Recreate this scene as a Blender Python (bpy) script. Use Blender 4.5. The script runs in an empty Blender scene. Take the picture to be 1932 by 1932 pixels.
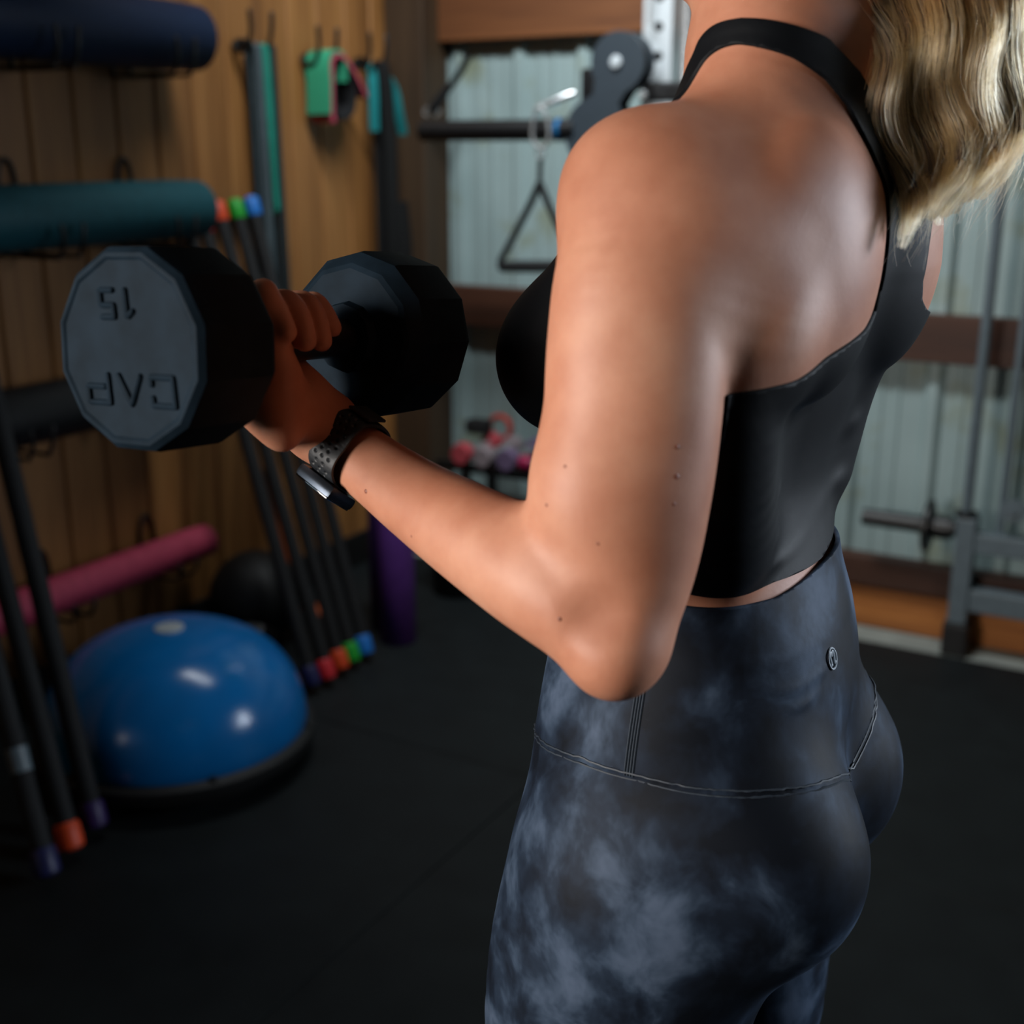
import bpy, bmesh, math, random
import numpy as np
from mathutils import Vector, Matrix
from mathutils.bvhtree import BVHTree

random.seed(7)
rng = np.random.default_rng(7)
SC = bpy.context.scene
COL = SC.collection
PI = math.pi

# ---------------------------------------------------------------- camera
FPX = 2340.0                      # focal length in pixels of the 1932 frame
PITCH, YAW, CAMH = math.radians(16.3), math.radians(30.0), 1.40
cam_data = bpy.data.cameras.new('camera')
cam_data.sensor_fit = 'HORIZONTAL'
cam_data.sensor_width = 36.0
cam_data.lens = FPX / 1932.0 * 36.0
cam_data.clip_start = 0.05
cam_data.dof.use_dof = True
cam_data.dof.focus_distance = 0.92
cam_data.dof.aperture_fstop = 4.4
camera = bpy.data.objects.new('camera', cam_data)
COL.objects.link(camera)
camera.location = (0, 0, CAMH)
camera.rotation_euler = (PI / 2 - PITCH, 0, YAW)
SC.camera = camera

# ---------------------------------------------------------------- world, exposure
SC.view_settings.view_transform = 'Standard'
SC.view_settings.look = 'None'
SC.view_settings.gamma = 1.0
SC.view_settings.exposure = 0.0
SC.view_settings.use_curve_mapping = False
SC.cycles.use_denoising = True
SC.cycles.max_bounces = 6
SC.cycles.sample_clamp_indirect = 4.0
SC.cycles.blur_glossy = 0.5
SC.cycles.caustics_reflective = False
SC.cycles.caustics_refractive = False
world = bpy.data.worlds.new('world')
SC.world = world
world.use_nodes = True
world.node_tree.nodes['Background'].inputs[0].default_value = (0.55, 0.72, 1.0, 1)
world.node_tree.nodes['Background'].inputs[1].default_value = 0.3


def area_light(name, loc, target, sx, sy, power, color, spread=180):
    d = bpy.data.lights.new(name, 'AREA')
    d.shape = 'RECTANGLE'
    d.size, d.size_y = sx, sy
    d.energy = power
    d.color = color
    d.spread = math.radians(spread)
    o = bpy.data.objects.new(name, d)
    COL.objects.link(o)
    o.location = loc
    o.rotation_euler = (Vector(target) - Vector(loc)).to_track_quat('-Z', 'Y').to_euler()
    return o


# the daylight of the windows and the ceiling lamps
area_light('window_light_right', (2.44, 2.95, 1.75), (-0.1, 0.95, 1.25), 1.2, 1.1, 20, (0.78, 0.88, 1.0), 60)
area_light('window_light_front', (-1.62, -1.60, 1.60), (0.0, 0.80, 1.15), 1.1, 1.0, 24, (1.0, 0.92, 0.85), 70)
area_light('window_light_left', (-2.40, -1.15, 1.65), (0.0, 0.8, 1.2), 0.7, 0.9, 2.0, (0.60, 0.84, 1.0), 90)
area_light('ceiling_lamp_back', (-1.45, 2.40, 2.80), (-1.60, 3.50, 1.2), 1.1, 0.25, 21, (0.92, 0.97, 1.0), 110)

# ---------------------------------------------------------------- geometry helpers
c_, s_ = math.cos(PITCH), math.sin(PITCH)
RT = np.array([math.cos(YAW), math.sin(YAW), 0.0])
HD = np.array([-math.sin(YAW), math.cos(YAW), 0.0])
FWD = c_ * HD + np.array([0, 0, -s_])
UPV = s_ * HD + np.array([0, 0, c_])
CAM = np.array([0, 0, CAMH])


def ray(x, y):
    return FWD + (x - 966) / FPX * RT - (y - 966) / FPX * UPV


def pt(x, y, d):                 # survey: the point seen at (x, y), d metres along the axis
    return CAM + d * ray(x, y)


def on_z(x, y, z=0.0):
    r = ray(x, y)
    return CAM + r * ((z - CAMH) / r[2])


def on_x(x, y, X):
    r = ray(x, y)
    return CAM + r * (X / r[0])


def on_y(x, y, Y):
    r = ray(x, y)
    return CAM + r * (Y / r[1])


def frame(d, up=(0, 0, 1)):
    d = np.asarray(d, float); d = d / np.linalg.norm(d)
    up = np.asarray(up, float)
    if abs(d @ up) > 0.97:
        up = np.array([1.0, 0, 0]) if abs(d[0]) < 0.9 else np.array([0, 1.0, 0])
    a = np.cross(up, d); a /= np.linalg.norm(a)
    b = np.cross(d, a)
    return a, b, d


def world_loc(o):
    v = np.zeros(3)
    while o is not None:
        v = v + np.array(o.location)
        o = o.parent
    return v


class MB:
    def __init__(self):
        self.v, self.f = [], []

    def add(self, vs, fs):
        n = len(self.v)
        self.v += [tuple(map(float, p)) for p in vs]
        self.f += [tuple(i + n for i in f) for f in fs]
        return self

    def box(self, c, size, ax=None, bev=0.0):
        c = np.asarray(c, float)
        A = np.eye(3) if ax is None else np.asarray(ax, float)
        hx, hy, hz = [s / 2 for s in size]
        if bev <= 0:
            vs = [c + A[0] * x * hx + A[1] * y * hy + A[2] * z * hz for x in (-1, 1) for y in (-1, 1) for z in (-1, 1)]
            self.add(vs, [(0, 1, 3, 2), (4, 6, 7, 5), (0, 4, 5, 1), (2, 3, 7, 6), (0, 2, 6, 4), (1, 5, 7, 3)])
            return self
        b = min(bev, hx * .9, hy * .9, hz * .9)
        bm = bmesh.new()
        bmesh.ops.create_cube(bm, size=1.0)
        for v in bm.verts:
            v.co = Vector((v.co.x * 2 * hx, v.co.y * 2 * hy, v.co.z * 2 * hz))
        bmesh.ops.bevel(bm, geom=list(bm.edges), offset=b, segments=2, affect='EDGES', profile=0.6)
        bm.verts.index_update()
        self.add([c + A[0] * v.co.x + A[1] * v.co.y + A[2] * v.co.z for v in bm.verts],
                 [[v.index for v in f.verts] for f in bm.faces])
        bm.free()
        return self

    def tube(self, path, r, n=12, cap=True, closed=False, round_end=False):
        P = [np.asarray(p, float) for p in path]
        m = len(P)
        R = list(r) if hasattr(r, '__len__') else [r] * m
        if round_end and not closed:
            d0 = (P[0] - P[1]) / np.linalg.norm(P[0] - P[1]); d1 = (P[-1] - P[-2]) / np.linalg.norm(P[-1] - P[-2])
            P = [P[0] + d0 * R[0] * .9, P[0] + d0 * R[0] * .6] + P + [P[-1] + d1 * R[-1] * .6, P[-1] + d1 * R[-1] * .9]
            R = [R[0] * .35, R[0] * .8] + R + [R[-1] * .8, R[-1] * .35]
            m = len(P)
        T = []
        for i in range(m):
            if closed:
                t = P[(i + 1) % m] - P[i - 1]
            else:
                t = P[min(i + 1, m - 1)] - P[max(i - 1, 0)]
            T.append(t / (np.linalg.norm(t) + 1e-12))
        a, b, _ = frame(T[0])
        vs = []
        for i in range(m):
            a = a - T[i] * (a @ T[i]); a /= np.linalg.norm(a)
            b = np.cross(T[i], a)
            for k in range(n):
                t = 2 * PI * k / n
                vs.append(P[i] + R[i] * (a * math.cos(t) + b * math.sin(t)))
        fs = []
        for i in range(m if closed else m - 1):
            j = (i + 1) % m
            for k in range(n):
                k2 = (k + 1) % n
                fs.append((i * n + k, i * n + k2, j * n + k2, j * n + k))
        if cap and not closed:
            fs.append(tuple(range(n))[::-1])
            fs.append(tuple((m - 1) * n + k for k in range(n)))
        self.add(vs, fs)
        return self

    def lathe(self, prof, o, axis, n=32, up=(0, 0, 1), phase=0.0):
        # prof: list of (radius, height along axis)
        o = np.asarray(o, float)
        a, b, d = frame(axis, up)
        vs, fs = [], []
        for r, h in prof:
            for k in range(n):
                t = 2 * PI * k / n + phase
                vs.append(o + d * h + max(r, 1e-5) * (a * math.cos(t) + b * math.sin(t)))
        for i in range(len(prof) - 1):
            for k in range(n):
                k2 = (k + 1) % n
                fs.append((i * n + k, i * n + k2, (i + 1) * n + k2, (i + 1) * n + k))
        fs.append(tuple(range(n))[::-1])
        fs.append(tuple((len(prof) - 1) * n + k for k in range(n)))
        self.add(vs, fs)
        return self

    def sheet(self, path, width_vec, th):
        # a strip of thickness th that follows path (list of points), spanning width_vec
        P = [np.asarray(p, float) for p in path]
        w = np.asarray(width_vec, float)
        m = len(P)
        vs = []
        for i in range(m):
            t = P[min(i + 1, m - 1)] - P[max(i - 1, 0)]
            nrm = np.cross(t, w); nrm /= (np.linalg.norm(nrm) + 1e-12)
            for sgn, ww in ((-1, -.5), (1, -.5), (1, .5), (-1, .5)):
                vs.append(P[i] + nrm * th / 2 * sgn + w * ww)
        fs = []
        for i in range(m - 1):
            for k in range(4):
                k2 = (k + 1) % 4
                fs.append((i * 4 + k, i * 4 + k2, i * 4 + 4 + k2, i * 4 + 4 + k))
        fs.append((3, 2, 1, 0)); q = (m - 1) * 4; fs.append((q, q + 1, q + 2, q + 3))
        self.add(vs, fs)
        return self

    def prism(self, poly, o, ax, ay, depth_vec):
        # polygon poly (2-D, ccw) in the plane (ax, ay) at o, extruded by depth_vec
        o, ax, ay, dv = [np.asarray(q, float) for q in (o, ax, ay, depth_vec)]
        n = len(poly)
        vs = [o + ax * x + ay * y for x, y in poly] + [o + ax * x + ay * y + dv for x, y in poly]
        fs = [tuple(range(n))[::-1], tuple(range(n, 2 * n))]
        fs += [(i, (i + 1) % n, n + (i + 1) % n, n + i) for i in range(n)]
        self.add(vs, fs)
        return self

    def build(self, name, mat, parent=None, smooth=True, angle=40, label=None):
        off = world_loc(parent) if parent is not None else np.zeros(3)
        me = bpy.data.meshes.new(name)
        vs = np.array(self.v) - off
        me.from_pydata(vs.tolist(), [], self.f)
        me.update()
        bm = bmesh.new(); bm.from_mesh(me)
        bmesh.ops.recalc_face_normals(bm, faces=list(bm.faces))
        bm.to_mesh(me); bm.free()
        if smooth:
            me.polygons.foreach_set('use_smooth', [True] * len(me.polygons))
            me.set_sharp_from_angle(angle=math.radians(angle))
        me.materials.append(mat)
        o = bpy.data.objects.new(name, me)
        COL.objects.link(o)
        if parent is not None:
            o.parent = parent
        if label:
            o['label'] = label
        return o


def thing(name, label, cat, loc=(0, 0, 0), group=None):
    o = bpy.data.objects.new(name, None)
    COL.objects.link(o)
    o.empty_display_size = 0.05
    o.location = tuple(float(q) for q in loc)
    o['label'] = label
    o['category'] = cat
    if group:
        o['group'] = group
    return o


def tag(o, label, cat, group=None):
    o['label'] = label
    o['category'] = cat
    if group:
        o['group'] = group
    return o


def recenter(o, loc):            # put a one-mesh thing's origin at its own base
    loc = Vector([float(q) for q in loc])
    for v in o.data.vertices:
        v.co -= loc
    o.location = loc
    return o


def struct(o):
    o['kind'] = 'structure'
    return o


def spline(pts, n):
    # Catmull-Rom through pts (any dimension), n samples
    Q = np.array(pts, float)
    Q = np.vstack([2 * Q[0] - Q[1], Q, 2 * Q[-1] - Q[-2]])
    out = []
    for t in np.linspace(0, len(pts) - 1, n):
        i = min(int(t), len(pts) - 2); u = t - i
        p0, p1, p2, p3 = Q[i:i + 4]
        out.append(.5 * ((2 * p1) + (-p0 + p2) * u + (2 * p0 - 5 * p1 + 4 * p2 - p3) * u * u + (-p0 + 3 * p1 - 3 * p2 + p3) * u ** 3))
    return np.array(out)


# ---------------------------------------------------------------- materials
def lin(h):
    if isinstance(h, str):
        h = [int(h[i:i + 2], 16) / 255 for i in (0, 2, 4)]
    return tuple(x / 12.92 if x <= .04045 else ((x + .055) / 1.055) ** 2.4 for x in h) + (1.0,)


class NT:
    def __init__(self, name):
        self.m = bpy.data.materials.new(name)
        self.m.use_nodes = True
        self.t = self.m.node_tree
        self.b = self.t.nodes['Principled BSDF']
        self.out = self.t.nodes['Material Output']

    def n(self, typ, **kw):
        nd = self.t.nodes.new(typ)
        for k, v in kw.items():
            if k in nd.inputs.keys():
                nd.inputs[k].default_value = v
            else:
                setattr(nd, k, v)
        return nd

    def l(self, a, b):
        self.t.links.new(a, b)

    def set(self, **kw):
        for k, v in kw.items():
            self.b.inputs[k.replace('_', ' ')].default_value = v

    def coords(self, scale=(1, 1, 1), kind='Object'):
        tc = self.n('ShaderNodeTexCoord')
        mp = self.n('ShaderNodeMapping')
        mp.inputs['Scale'].default_value = scale
        self.l(tc.outputs[kind], mp.inputs['Vector'])
        return mp.outputs['Vector']

    def noise(self, vec, scale, detail=3, rough=.5, dist=0.0):
        nd = self.n('ShaderNodeTexNoise')
        nd.inputs['Scale'].default_value = scale
        nd.inputs['Detail'].default_value = detail
        nd.inputs['Roughness'].default_value = rough
        nd.inputs['Distortion'].default_value = dist
        self.l(vec, nd.inputs['Vector'])
        return nd.outputs[0]

    def ramp(self, fac, stops):
        r = self.n('ShaderNodeValToRGB')
        e = r.color_ramp.elements
        while len(e) < len(stops):
            e.new(.5)
        for q, (p, col) in zip(e, stops):
            q.position = p; q.color = col
        self.l(fac, r.inputs[0])
        return r.outputs[0]

    def mix(self, a, b, fac, mode='MIX'):
        m = self.n('ShaderNodeMix', data_type='RGBA', blend_type=mode)
        for s, v in ((m.inputs[0], fac), (m.inputs[6], a), (m.inputs[7], b)):
            if hasattr(v, 'is_linked'):
                self.l(v, s)
            else:
                s.default_value = v
        return m.outputs[2]

    def bump(self, h, strength=.3, dist=.002):
        b = self.n('ShaderNodeBump')
        b.inputs['Strength'].default_value = strength
        b.inputs['Distance'].default_value = dist
        self.l(h, b.inputs['Height'])
        self.l(b.outputs[0], self.b.inputs['Normal'])


def plain(name, col, rough=.6, metal=0.0, var=.12, scale=30, bump=0.0, spec=.5):
    t = NT(name)
    c = lin(col)
    v = t.coords()
    n = t.noise(v, scale, 3)
    dark = tuple(x * (1 - var) for x in c[:3]) + (1,)
    lite = tuple(min(1, x * (1 + var)) for x in c[:3]) + (1,)
    t.l(t.ramp(n, [(.3, dark), (.7, lite)]), t.b.inputs['Base Color'])
    t.set(Roughness=rough, Metallic=metal)
    t.b.inputs['Specular IOR Level'].default_value = spec
    if bump:
        t.bump(n, bump, .002)
    return t.m


def wood(name, c0, c1, c2, grain=(30, 30, 1.6), rough=.6, rand=True):
    t = NT(name)
    tc = t.n('ShaderNodeTexCoord')
    oi = t.n('ShaderNodeObjectInfo')
    ml = t.n('ShaderNodeVectorMath', operation='SCALE')
    cv = t.n('ShaderNodeCombineXYZ')
    for i in range(3):
        t.l(oi.outputs['Random'], cv.inputs[i])
    t.l(cv.outputs[0], ml.inputs[0]); ml.inputs['Scale'].default_value = 37.0
    ad = t.n('ShaderNodeVectorMath', operation='ADD')
    t.l(tc.outputs['Object'], ad.inputs[0]); t.l(ml.outputs[0], ad.inputs[1])
    mp = t.n('ShaderNodeMapping'); mp.inputs['Scale'].default_value = grain
    t.l(ad.outputs[0], mp.inputs['Vector'])
    n1 = t.noise(mp.outputs[0], 1.0, 5, .6, 1.2)
    col = t.ramp(n1, [(.25, lin(c0)), (.5, lin(c1)), (.8, lin(c2))])
    mp2 = t.n('ShaderNodeMapping'); mp2.inputs['Scale'].default_value = tuple(g * .22 for g in grain)
    t.l(ad.outputs[0], mp2.inputs['Vector'])
    n2 = t.noise(mp2.outputs[0], 1.0, 2)
    col = t.mix(col, t.ramp(n2, [(.3, (.6, .55, .5, 1)), (.6, (1, 1, 1, 1))]), 1.0, 'MULTIPLY')
    if rand:
        col = t.mix(col, t.ramp(oi.outputs['Random'], [(0, (.84, .82, .8, 1)), (1, (1.0, 1.0, 1.0, 1))]), 1.0, 'MULTIPLY')
    t.l(col, t.b.inputs['Base Color'])
    t.set(Roughness=rough)
    t.bump(n1, .25, .001)
    return t.m


M = {}
M['plank'] = wood('honey_pine_boards', '8a5c2c', 'a87440', 'bd8a50', rough=.55)
M['post'] = wood('dark_timber', '3c2e20', '4c3a28', '5a4630')
M['girt'] = wood('brown_girt', '5a3218', '7a4a26', '8c5830', grain=(1.6, 30, 30))
M['girt_dark'] = wood('dark_girt', '3a2014', '4c2c1c', '5c3826', grain=(1.6, 30, 30))
M['skirt_board'] = wood('orange_board', '8c5020', 'b06c30', 'c88444', grain=(1.6, 30, 30))
t = NT('painted_steel_sheet')
v = t.coords()
col = t.ramp(t.noise(v, 3, 3), [(.3, lin('8a9e9e')), (.7, lin('9cb0b0'))])
st_ = t.ramp(t.noise(v, 5.5, 3, .55), [(.56, (1, 1, 1, 1)), (.72, (.80, .70, .50, 1))])
t.l(t.mix(col, st_, 1.0, 'MULTIPLY'), t.b.inputs['Base Color'])
t.set(Roughness=.42)
M['steel_wall'] = t.m
M['rubber'] = plain('black_rubber', '0c0d0e', rough=.6, var=.3, scale=60, bump=.2)
M['black_metal'] = plain('black_metal', '0d0e10', rough=.42, var=.2, spec=.5)
M['black_foam'] = plain('black_foam', '0a0b0d', rough=.8, var=.2, bump=.2)
M['black_strap'] = plain('black_webbing', '08090b', rough=.85, var=.3, scale=200)
M['grey_metal'] = plain('grey_painted_steel', '5a676e', rough=.45, var=.08)
M['dark_grey'] = plain('dark_grey_plastic', '2c363e', rough=.5, var=.06)
M['silver'] = plain('silver_steel', 'd8e0e4', rough=.34, metal=.35, var=.05)
M['chrome'] = plain('chrome', 'e4e8ea', rough=.26, metal=.8, var=.02)
M['concrete'] = plain('concrete', '8f9690', rough=.85, var=.15, scale=14, bump=.2)
M['ceiling'] = plain('ceiling_paint', '9a968e', rough=.8)
M['inner_wall'] = plain('inner_wall_paint', '6b675f', rough=.8)
M['mat_navy'] = plain('navy_foam_mat', '081d3a', rough=.6, var=.12, scale=50, bump=.3, spec=.3)
M['mat_teal'] = plain('teal_foam_mat', '124750', rough=.6, var=.12, scale=50, bump=.3, spec=.3)
M['mat_black'] = plain('black_foam_mat', '0a0b0d', rough=.65, var=.12, scale=50, bump=.3, spec=.3)
M['mat_pink'] = plain('pink_foam_mat', 'a83c55', rough=.6, var=.12, scale=50, bump=.3, spec=.3)
M['bosu_blue'] = plain('blue_vinyl', '0a70b8', rough=.2, var=.08, scale=8, spec=.5)
M['purple'] = plain('purple_foam', '6a3a90', rough=.55, var=.12)
M['orange_cap'] = plain('orange_rubber', 'd8481c', rough=.5)
M['red_cap'] = plain('red_rubber', 'cf2630', rough=.5)
M['green_cap'] = plain('green_rubber', '18a02c', rough=.5)
M['blue_cap'] = plain('blue_rubber', '1a74cc', rough=.5)
M['navy_cap'] = plain('navy_rubber', '14184c', rough=.5)
M['purple_cap'] = plain('dark_purple_rubber', '2c1850', rough=.5)
M['band_grey'] = plain('grey_latex', '4a565c', rough=.5)
M['band_slate'] = plain('slate_latex', '36474f', rough=.5)
M['band_green'] = plain('green_latex', '1f8c78', rough=.5)
M['band_dark'] = plain('charcoal_latex', '1c282e', rough=.5)
M['cloth_green'] = plain('mint_fabric', '2f9c74', rough=.85, scale=200, bump=.2)
M['cloth_pink'] = plain('pink_fabric', 'b8485c', rough=.85, scale=200, bump=.2)
M['cloth_black'] = plain('black_fabric', '0c0e12', rough=.85, scale=200, bump=.2)
M['cloth_teal'] = plain('teal_fabric', '0c8488', rough=.8, scale=200, bump=.2)
M['vinyl_pink'] = plain('coral_vinyl', 'b04850', rough=.4)
M['vinyl_grey'] = plain('grey_vinyl', '8c8084', rough=.4)
M['vinyl_mauve'] = plain('mauve_vinyl', '6c5c78', rough=.4)
M['vinyl_crimson'] = plain('crimson_vinyl', '981c48', rough=.4)
M['vinyl_red'] = plain('red_vinyl', 'b03428', rough=.4)
M['white_plastic'] = plain('white_plastic', 'b8c0c4', rough=.4)
M['blue_ring'] = plain('blue_plastic', '0c5c8c', rough=.4)
M['orange_tube'] = plain('orange_latex', 'b45018', rough=.5)
gl = NT('window_glass'); gl.set(Roughness=.02, IOR=1.45); gl.b.inputs['Transmission Weight'].default_value = 1.0
M['glass'] = gl.m
# ================================================================ room shell
YB, XL, XR, YF, ZC = 3.667, -2.518, 2.60, -1.72, 2.95
floor = struct(MB().box(((XL + XR) / 2, (YB + YF) / 2, -.06), (XR - XL, YB - YF, .12)).build('floor', M['concrete'], smooth=False))
# rubber mats laid over the slab, each a piece of its own
t = NT('speckled_rubber_mat')
v = t.coords()
n = t.noise(v, 9, 4, .6)
n2 = t.noise(v, 900, 1)
base = t.ramp(n, [(.3, lin('0e1315')), (.75, lin('171d1f'))])
t.l(t.mix(base, t.ramp(n2, [(.70, (0, 0, 0, 1)), (.76, (.03, .035, .04, 1))]), 1.0, 'ADD'), t.b.inputs['Base Color'])
t.set(Roughness=.62)
t.b.inputs['Specular IOR Level'].default_value = .25
t.bump(n2, .3, .001)
M['rubber_mat'] = t.m
y_edge = 3.47
mat_mesh = None
ys = [y_edge - 1.22 * k for k in range(5)]
xs = [XL + .004 + 1.2795 * k for k in range(5)]
for i in range(4):
    for j in range(4):
        y1, y0 = ys[j], max(ys[j + 1], YF)
        if y1 - y0 < .1:
            continue
        x0, x1 = xs[i], xs[i + 1]
        MB().box(((x0 + x1) / 2, (y0 + y1) / 2, .005), (x1 - x0 - .003, y1 - y0 - .003, .010), bev=.002).build('rubber_mat', M['rubber_mat'], floor, smooth=False)
struct(MB().box(((XL + XR) / 2, (YB + YF) / 2, ZC + .05), (XR - XL + .6, YB - YF + .6, .1)).build('ceiling', M['ceiling'], smooth=False))

# back wall: ribbed painted steel sheet
prof = []
x = XL - .1
pitch = .229
while x < XR + .1:
    for dx, dy in ((0, 0), (.045, 0), (.062, -.019), (.088, -.019), (.105, 0), (.140, 0), (.146, -.004), (.158, -.004), (.164, 0), (.190, 0), (.196, -.004), (.208, -.004), (.214, 0)):
        prof.append((x + dx, YB + dy))
    x += pitch
mb = MB()
n = len(prof)
zs = [0.0, ZC]
mb.add([(px, py, z) for z in zs for px, py in prof] + [(px, YB + .05, z) for z in zs for px, py in (prof[0], prof[-1])],
       [(i, i + 1, n + i + 1, n + i) for i in range(n - 1)] + [(2 * n, 2 * n + 1, 2 * n + 3, 2 * n + 2)])
wb = struct(mb.build('wall_back', M['steel_wall'], angle=20))


def girt(name, y0, y1, xa, xb, z0, z1, mat):
    return struct(MB().box(((xa + xb) / 2, (y0 + y1) / 2, (z0 + z1) / 2), (xb - xa, y1 - y0, z1 - z0), bev=.004).build(name, mat, smooth=False))


yg0, yg1 = YB - .062, YB - .021
girt('trim_1', yg0, yg1, -2.36, XR, on_y(1000, 70, yg0)[2], on_y(1000, 70, yg0)[2] + .19, M['girt'])
girt('trim_2', yg0, yg1, -2.36, XR, on_y(1800, 688, yg0)[2], on_y(1800, 596, yg0)[2], M['girt_dark'])
girt('trim_3', yg0 - .02, yg1, -2.36, XR, on_y(1700, 1116, yg0 - .02)[2], on_y(1700, 1062, yg0 - .02)[2], M['girt_dark'])
girt('trim_4', yg0, yg1, -2.36, XR, .004, on_y(1700, 1118, yg0)[2] - .004, M['skirt_board'])
# corner post
struct(MB().box((XL + .082, YB - .075, ZC / 2), (.150, .150, ZC - .002), bev=.006).build('trim_5', M['post'], smooth=False))

# left wall: vertical pine boards on a black backing, black rubber base
wl = struct(MB().box((XL - .06, (YB + YF) / 2, ZC / 2), (.10, YB - YF + .2, ZC)).build('wall_left', M['black_metal'], smooth=False))
pw = .137
proto = None
y = 3.59 - pw / 2
while y > YF:
    mb = MB()
    w = pw - .004
    poly = [(-w / 2, -.014), (w / 2, -.014), (w / 2, -.005), (w / 2 - .005, 0), (-w / 2 + .005, 0), (-w / 2, -.005)]
    if proto is None:
        mb.prism(poly, (0, 0, .125), (0, 1, 0), (1, 0, 0), (0, 0, ZC - .13))
        proto = mb.build('plank', M['plank'], smooth=False)
        proto.parent = wl
        o = proto
    else:
        o = proto.copy(); COL.objects.link(o); o.parent = wl
    o.location = (XL, y, 0)
    y -= pw
struct(MB().box((XL - .002, (3.59 + YF) / 2, .064), (.024, 3.59 - YF, .120), bev=.004).build('baseboard_left', M['rubber'], smooth=False))

# right wall with a window, and the wall behind the camera with another
def wall_with_window(name, n_win, axis, at, a0, a1, w0, w1, z0, z1, sgn):
    mb = MB()
    def seg(p0, p1, q0, q1):
        if axis == 'x':
            mb.box((at + sgn * .05, (p0 + p1) / 2, (q0 + q1) / 2), (.10, p1 - p0, q1 - q0))
        else:
            mb.box(((p0 + p1) / 2, at + sgn * .05, (q0 + q1) / 2), (p1 - p0, .10, q1 - q0))
    seg(a0, w0, 0, ZC); seg(w1, a1, 0, ZC); seg(w0, w1, 0, z0); seg(w0, w1, z1, ZC)
    struct(mb.build(name, M['inner_wall'], smooth=False))
    fr = MB()
    def bar(p0, p1, q0, q1, d=.06):
        if axis == 'x':
            fr.box((at + sgn * .05, (p0 + p1) / 2, (q0 + q1) / 2), (d, p1 - p0, q1 - q0), bev=.003)
        else:
            fr.box(((p0 + p1) / 2, at + sgn * .05, (q0 + q1) / 2), (p1 - p0, d, q1 - q0), bev=.003)
    e = .05
    bar(w0, w0 + e, z0, z1); bar(w1 - e, w1, z0, z1); bar(w0 + e, w1 - e, z0, z0 + e); bar(w0 + e, w1 - e, z1 - e, z1)
    bar((w0 + w1) / 2 - .02, (w0 + w1) / 2 + .02, z0 + e, z1 - e)
    wn = struct(fr.build('window_%d' % n_win, M['white_plastic'], smooth=False))
    pane = MB()
    if axis == 'x':
        pane.box((at + sgn * .05, (w0 + w1) / 2, (z0 + z1) / 2), (.006, w1 - w0 - 2 * e, z1 - z0 - 2 * e))
    else:
        pane.box(((w0 + w1) / 2, at + sgn * .05, (z0 + z1) / 2), (w1 - w0 - 2 * e, .006, z1 - z0 - 2 * e))
    pane.build('pane', M['glass'], wn, smooth=False)


wall_with_window('wall_right', 1, 'x', XR, YF, YB, 2.3, 3.6, 1.15, 2.35, 1)
wall_with_window('wall_front', 2, 'y', YF, XL, XR, -2.27, -.97, 1.0, 2.2, -1)


# ================================================================ things along the left wall
def wire_hook(label, y, z, w, out, up, group, r=.0045, mat='black_metal', wall_up=.06):
    # steel utility hook: a wall loop whose two legs run out from the wall and turn up
    root = thing('wall_hook', label, 'hook', (XL, y, z), group)
    x0 = XL + .004 + r
    pts = []
    for sg in (-1, 1):
        seg = [(x0 + out + .006, y + sg * (w / 2 + .004), z + up), (x0 + out + .004, y + sg * w / 2, z + up * .5), (x0 + out - .012, y + sg * w / 2, z + .006),
               (x0 + out - .030, y + sg * w / 2, z), (x0 + .014, y + sg * w / 2, z), (x0, y + sg * w / 2, z + .014), (x0, y + sg * w / 2 * .9, z + wall_up * .75)]
        pts.append(seg)
    path = pts[0] + [(x0, y - w * .22, z + wall_up), (x0, y + w * .22, z + wall_up)] + pts[1][::-1]
    sp = spline(path, 60)
    MB().tube(sp, r, 8, round_end=True).build('hook_wire', M[mat], root)
    MB().box((XL + .002, y, z + wall_up * .45), (.004, w * .4, .014), bev=.001).build('mounting_plate', M[mat], root, smooth=False)
    return root


def rolled_mat(label, xc, zc, y0, y1, R, mat, group):
    root = thing('rolled_mat', label, 'exercise mat', (xc, (y0 + y1) / 2, zc - R), group)
    turns, th = 5.0, .0062
    N = 150
    path = []
    for i in range(N + 1):
        a = 2 * PI * turns * i / N
        r = R - .003 - (th + .0016) * (turns - a / (2 * PI)) * 1.15
        path.append((max(r, .008), a))
    ya = np.linspace(y0, y1, 9)
    mb = MB()
    vs, fs = [], []
    for yi, yv in enumerate(ya):
        e = min(1.0, .96 + .04 * min(yi, 8 - yi))
        for k, (r, a) in enumerate(path):
            sag = 1 + .012 * math.sin(3.1 * yi + a)
            for rr in (r - th / 2, r + th / 2):
                vs.append((xc + rr * e * sag * math.cos(a - 2.2), yv, zc + rr * e * sag * math.sin(a - 2.2)))
    m = 2 * (N + 1)
    for yi in range(8):
        for k in range(N):
            for q in (0, 1):
                i0 = yi * m + 2 * k + q
                fs.append((i0, i0 + 2, i0 + 2 + m, i0 + m))
    for k in range(N):
        fs.append((2 * k, 2 * k + 1, 2 * k + 3, 2 * k + 2))
        b = 8 * m
        fs.append((b + 2 * k, b + 2 * k + 2, b + 2 * k + 3, b + 2 * k + 1))
    mb.add(vs, fs)
    mb.build('roll', mat, root)
    return root


def mat_on_wall(label, px, yt, yb, R, gap, mat, length=.66):
    # right end seen at px between rows yt and yb
    xc = XL + gap + R
    p = on_x(px, (yt + yb) / 2, xc)
    rolled_mat(label, xc, p[2], p[1] - length, p[1] - .01, R, mat, 'rolled mats on the wall hooks')
    return xc, p[2], p[1] - length, p[1]


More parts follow.
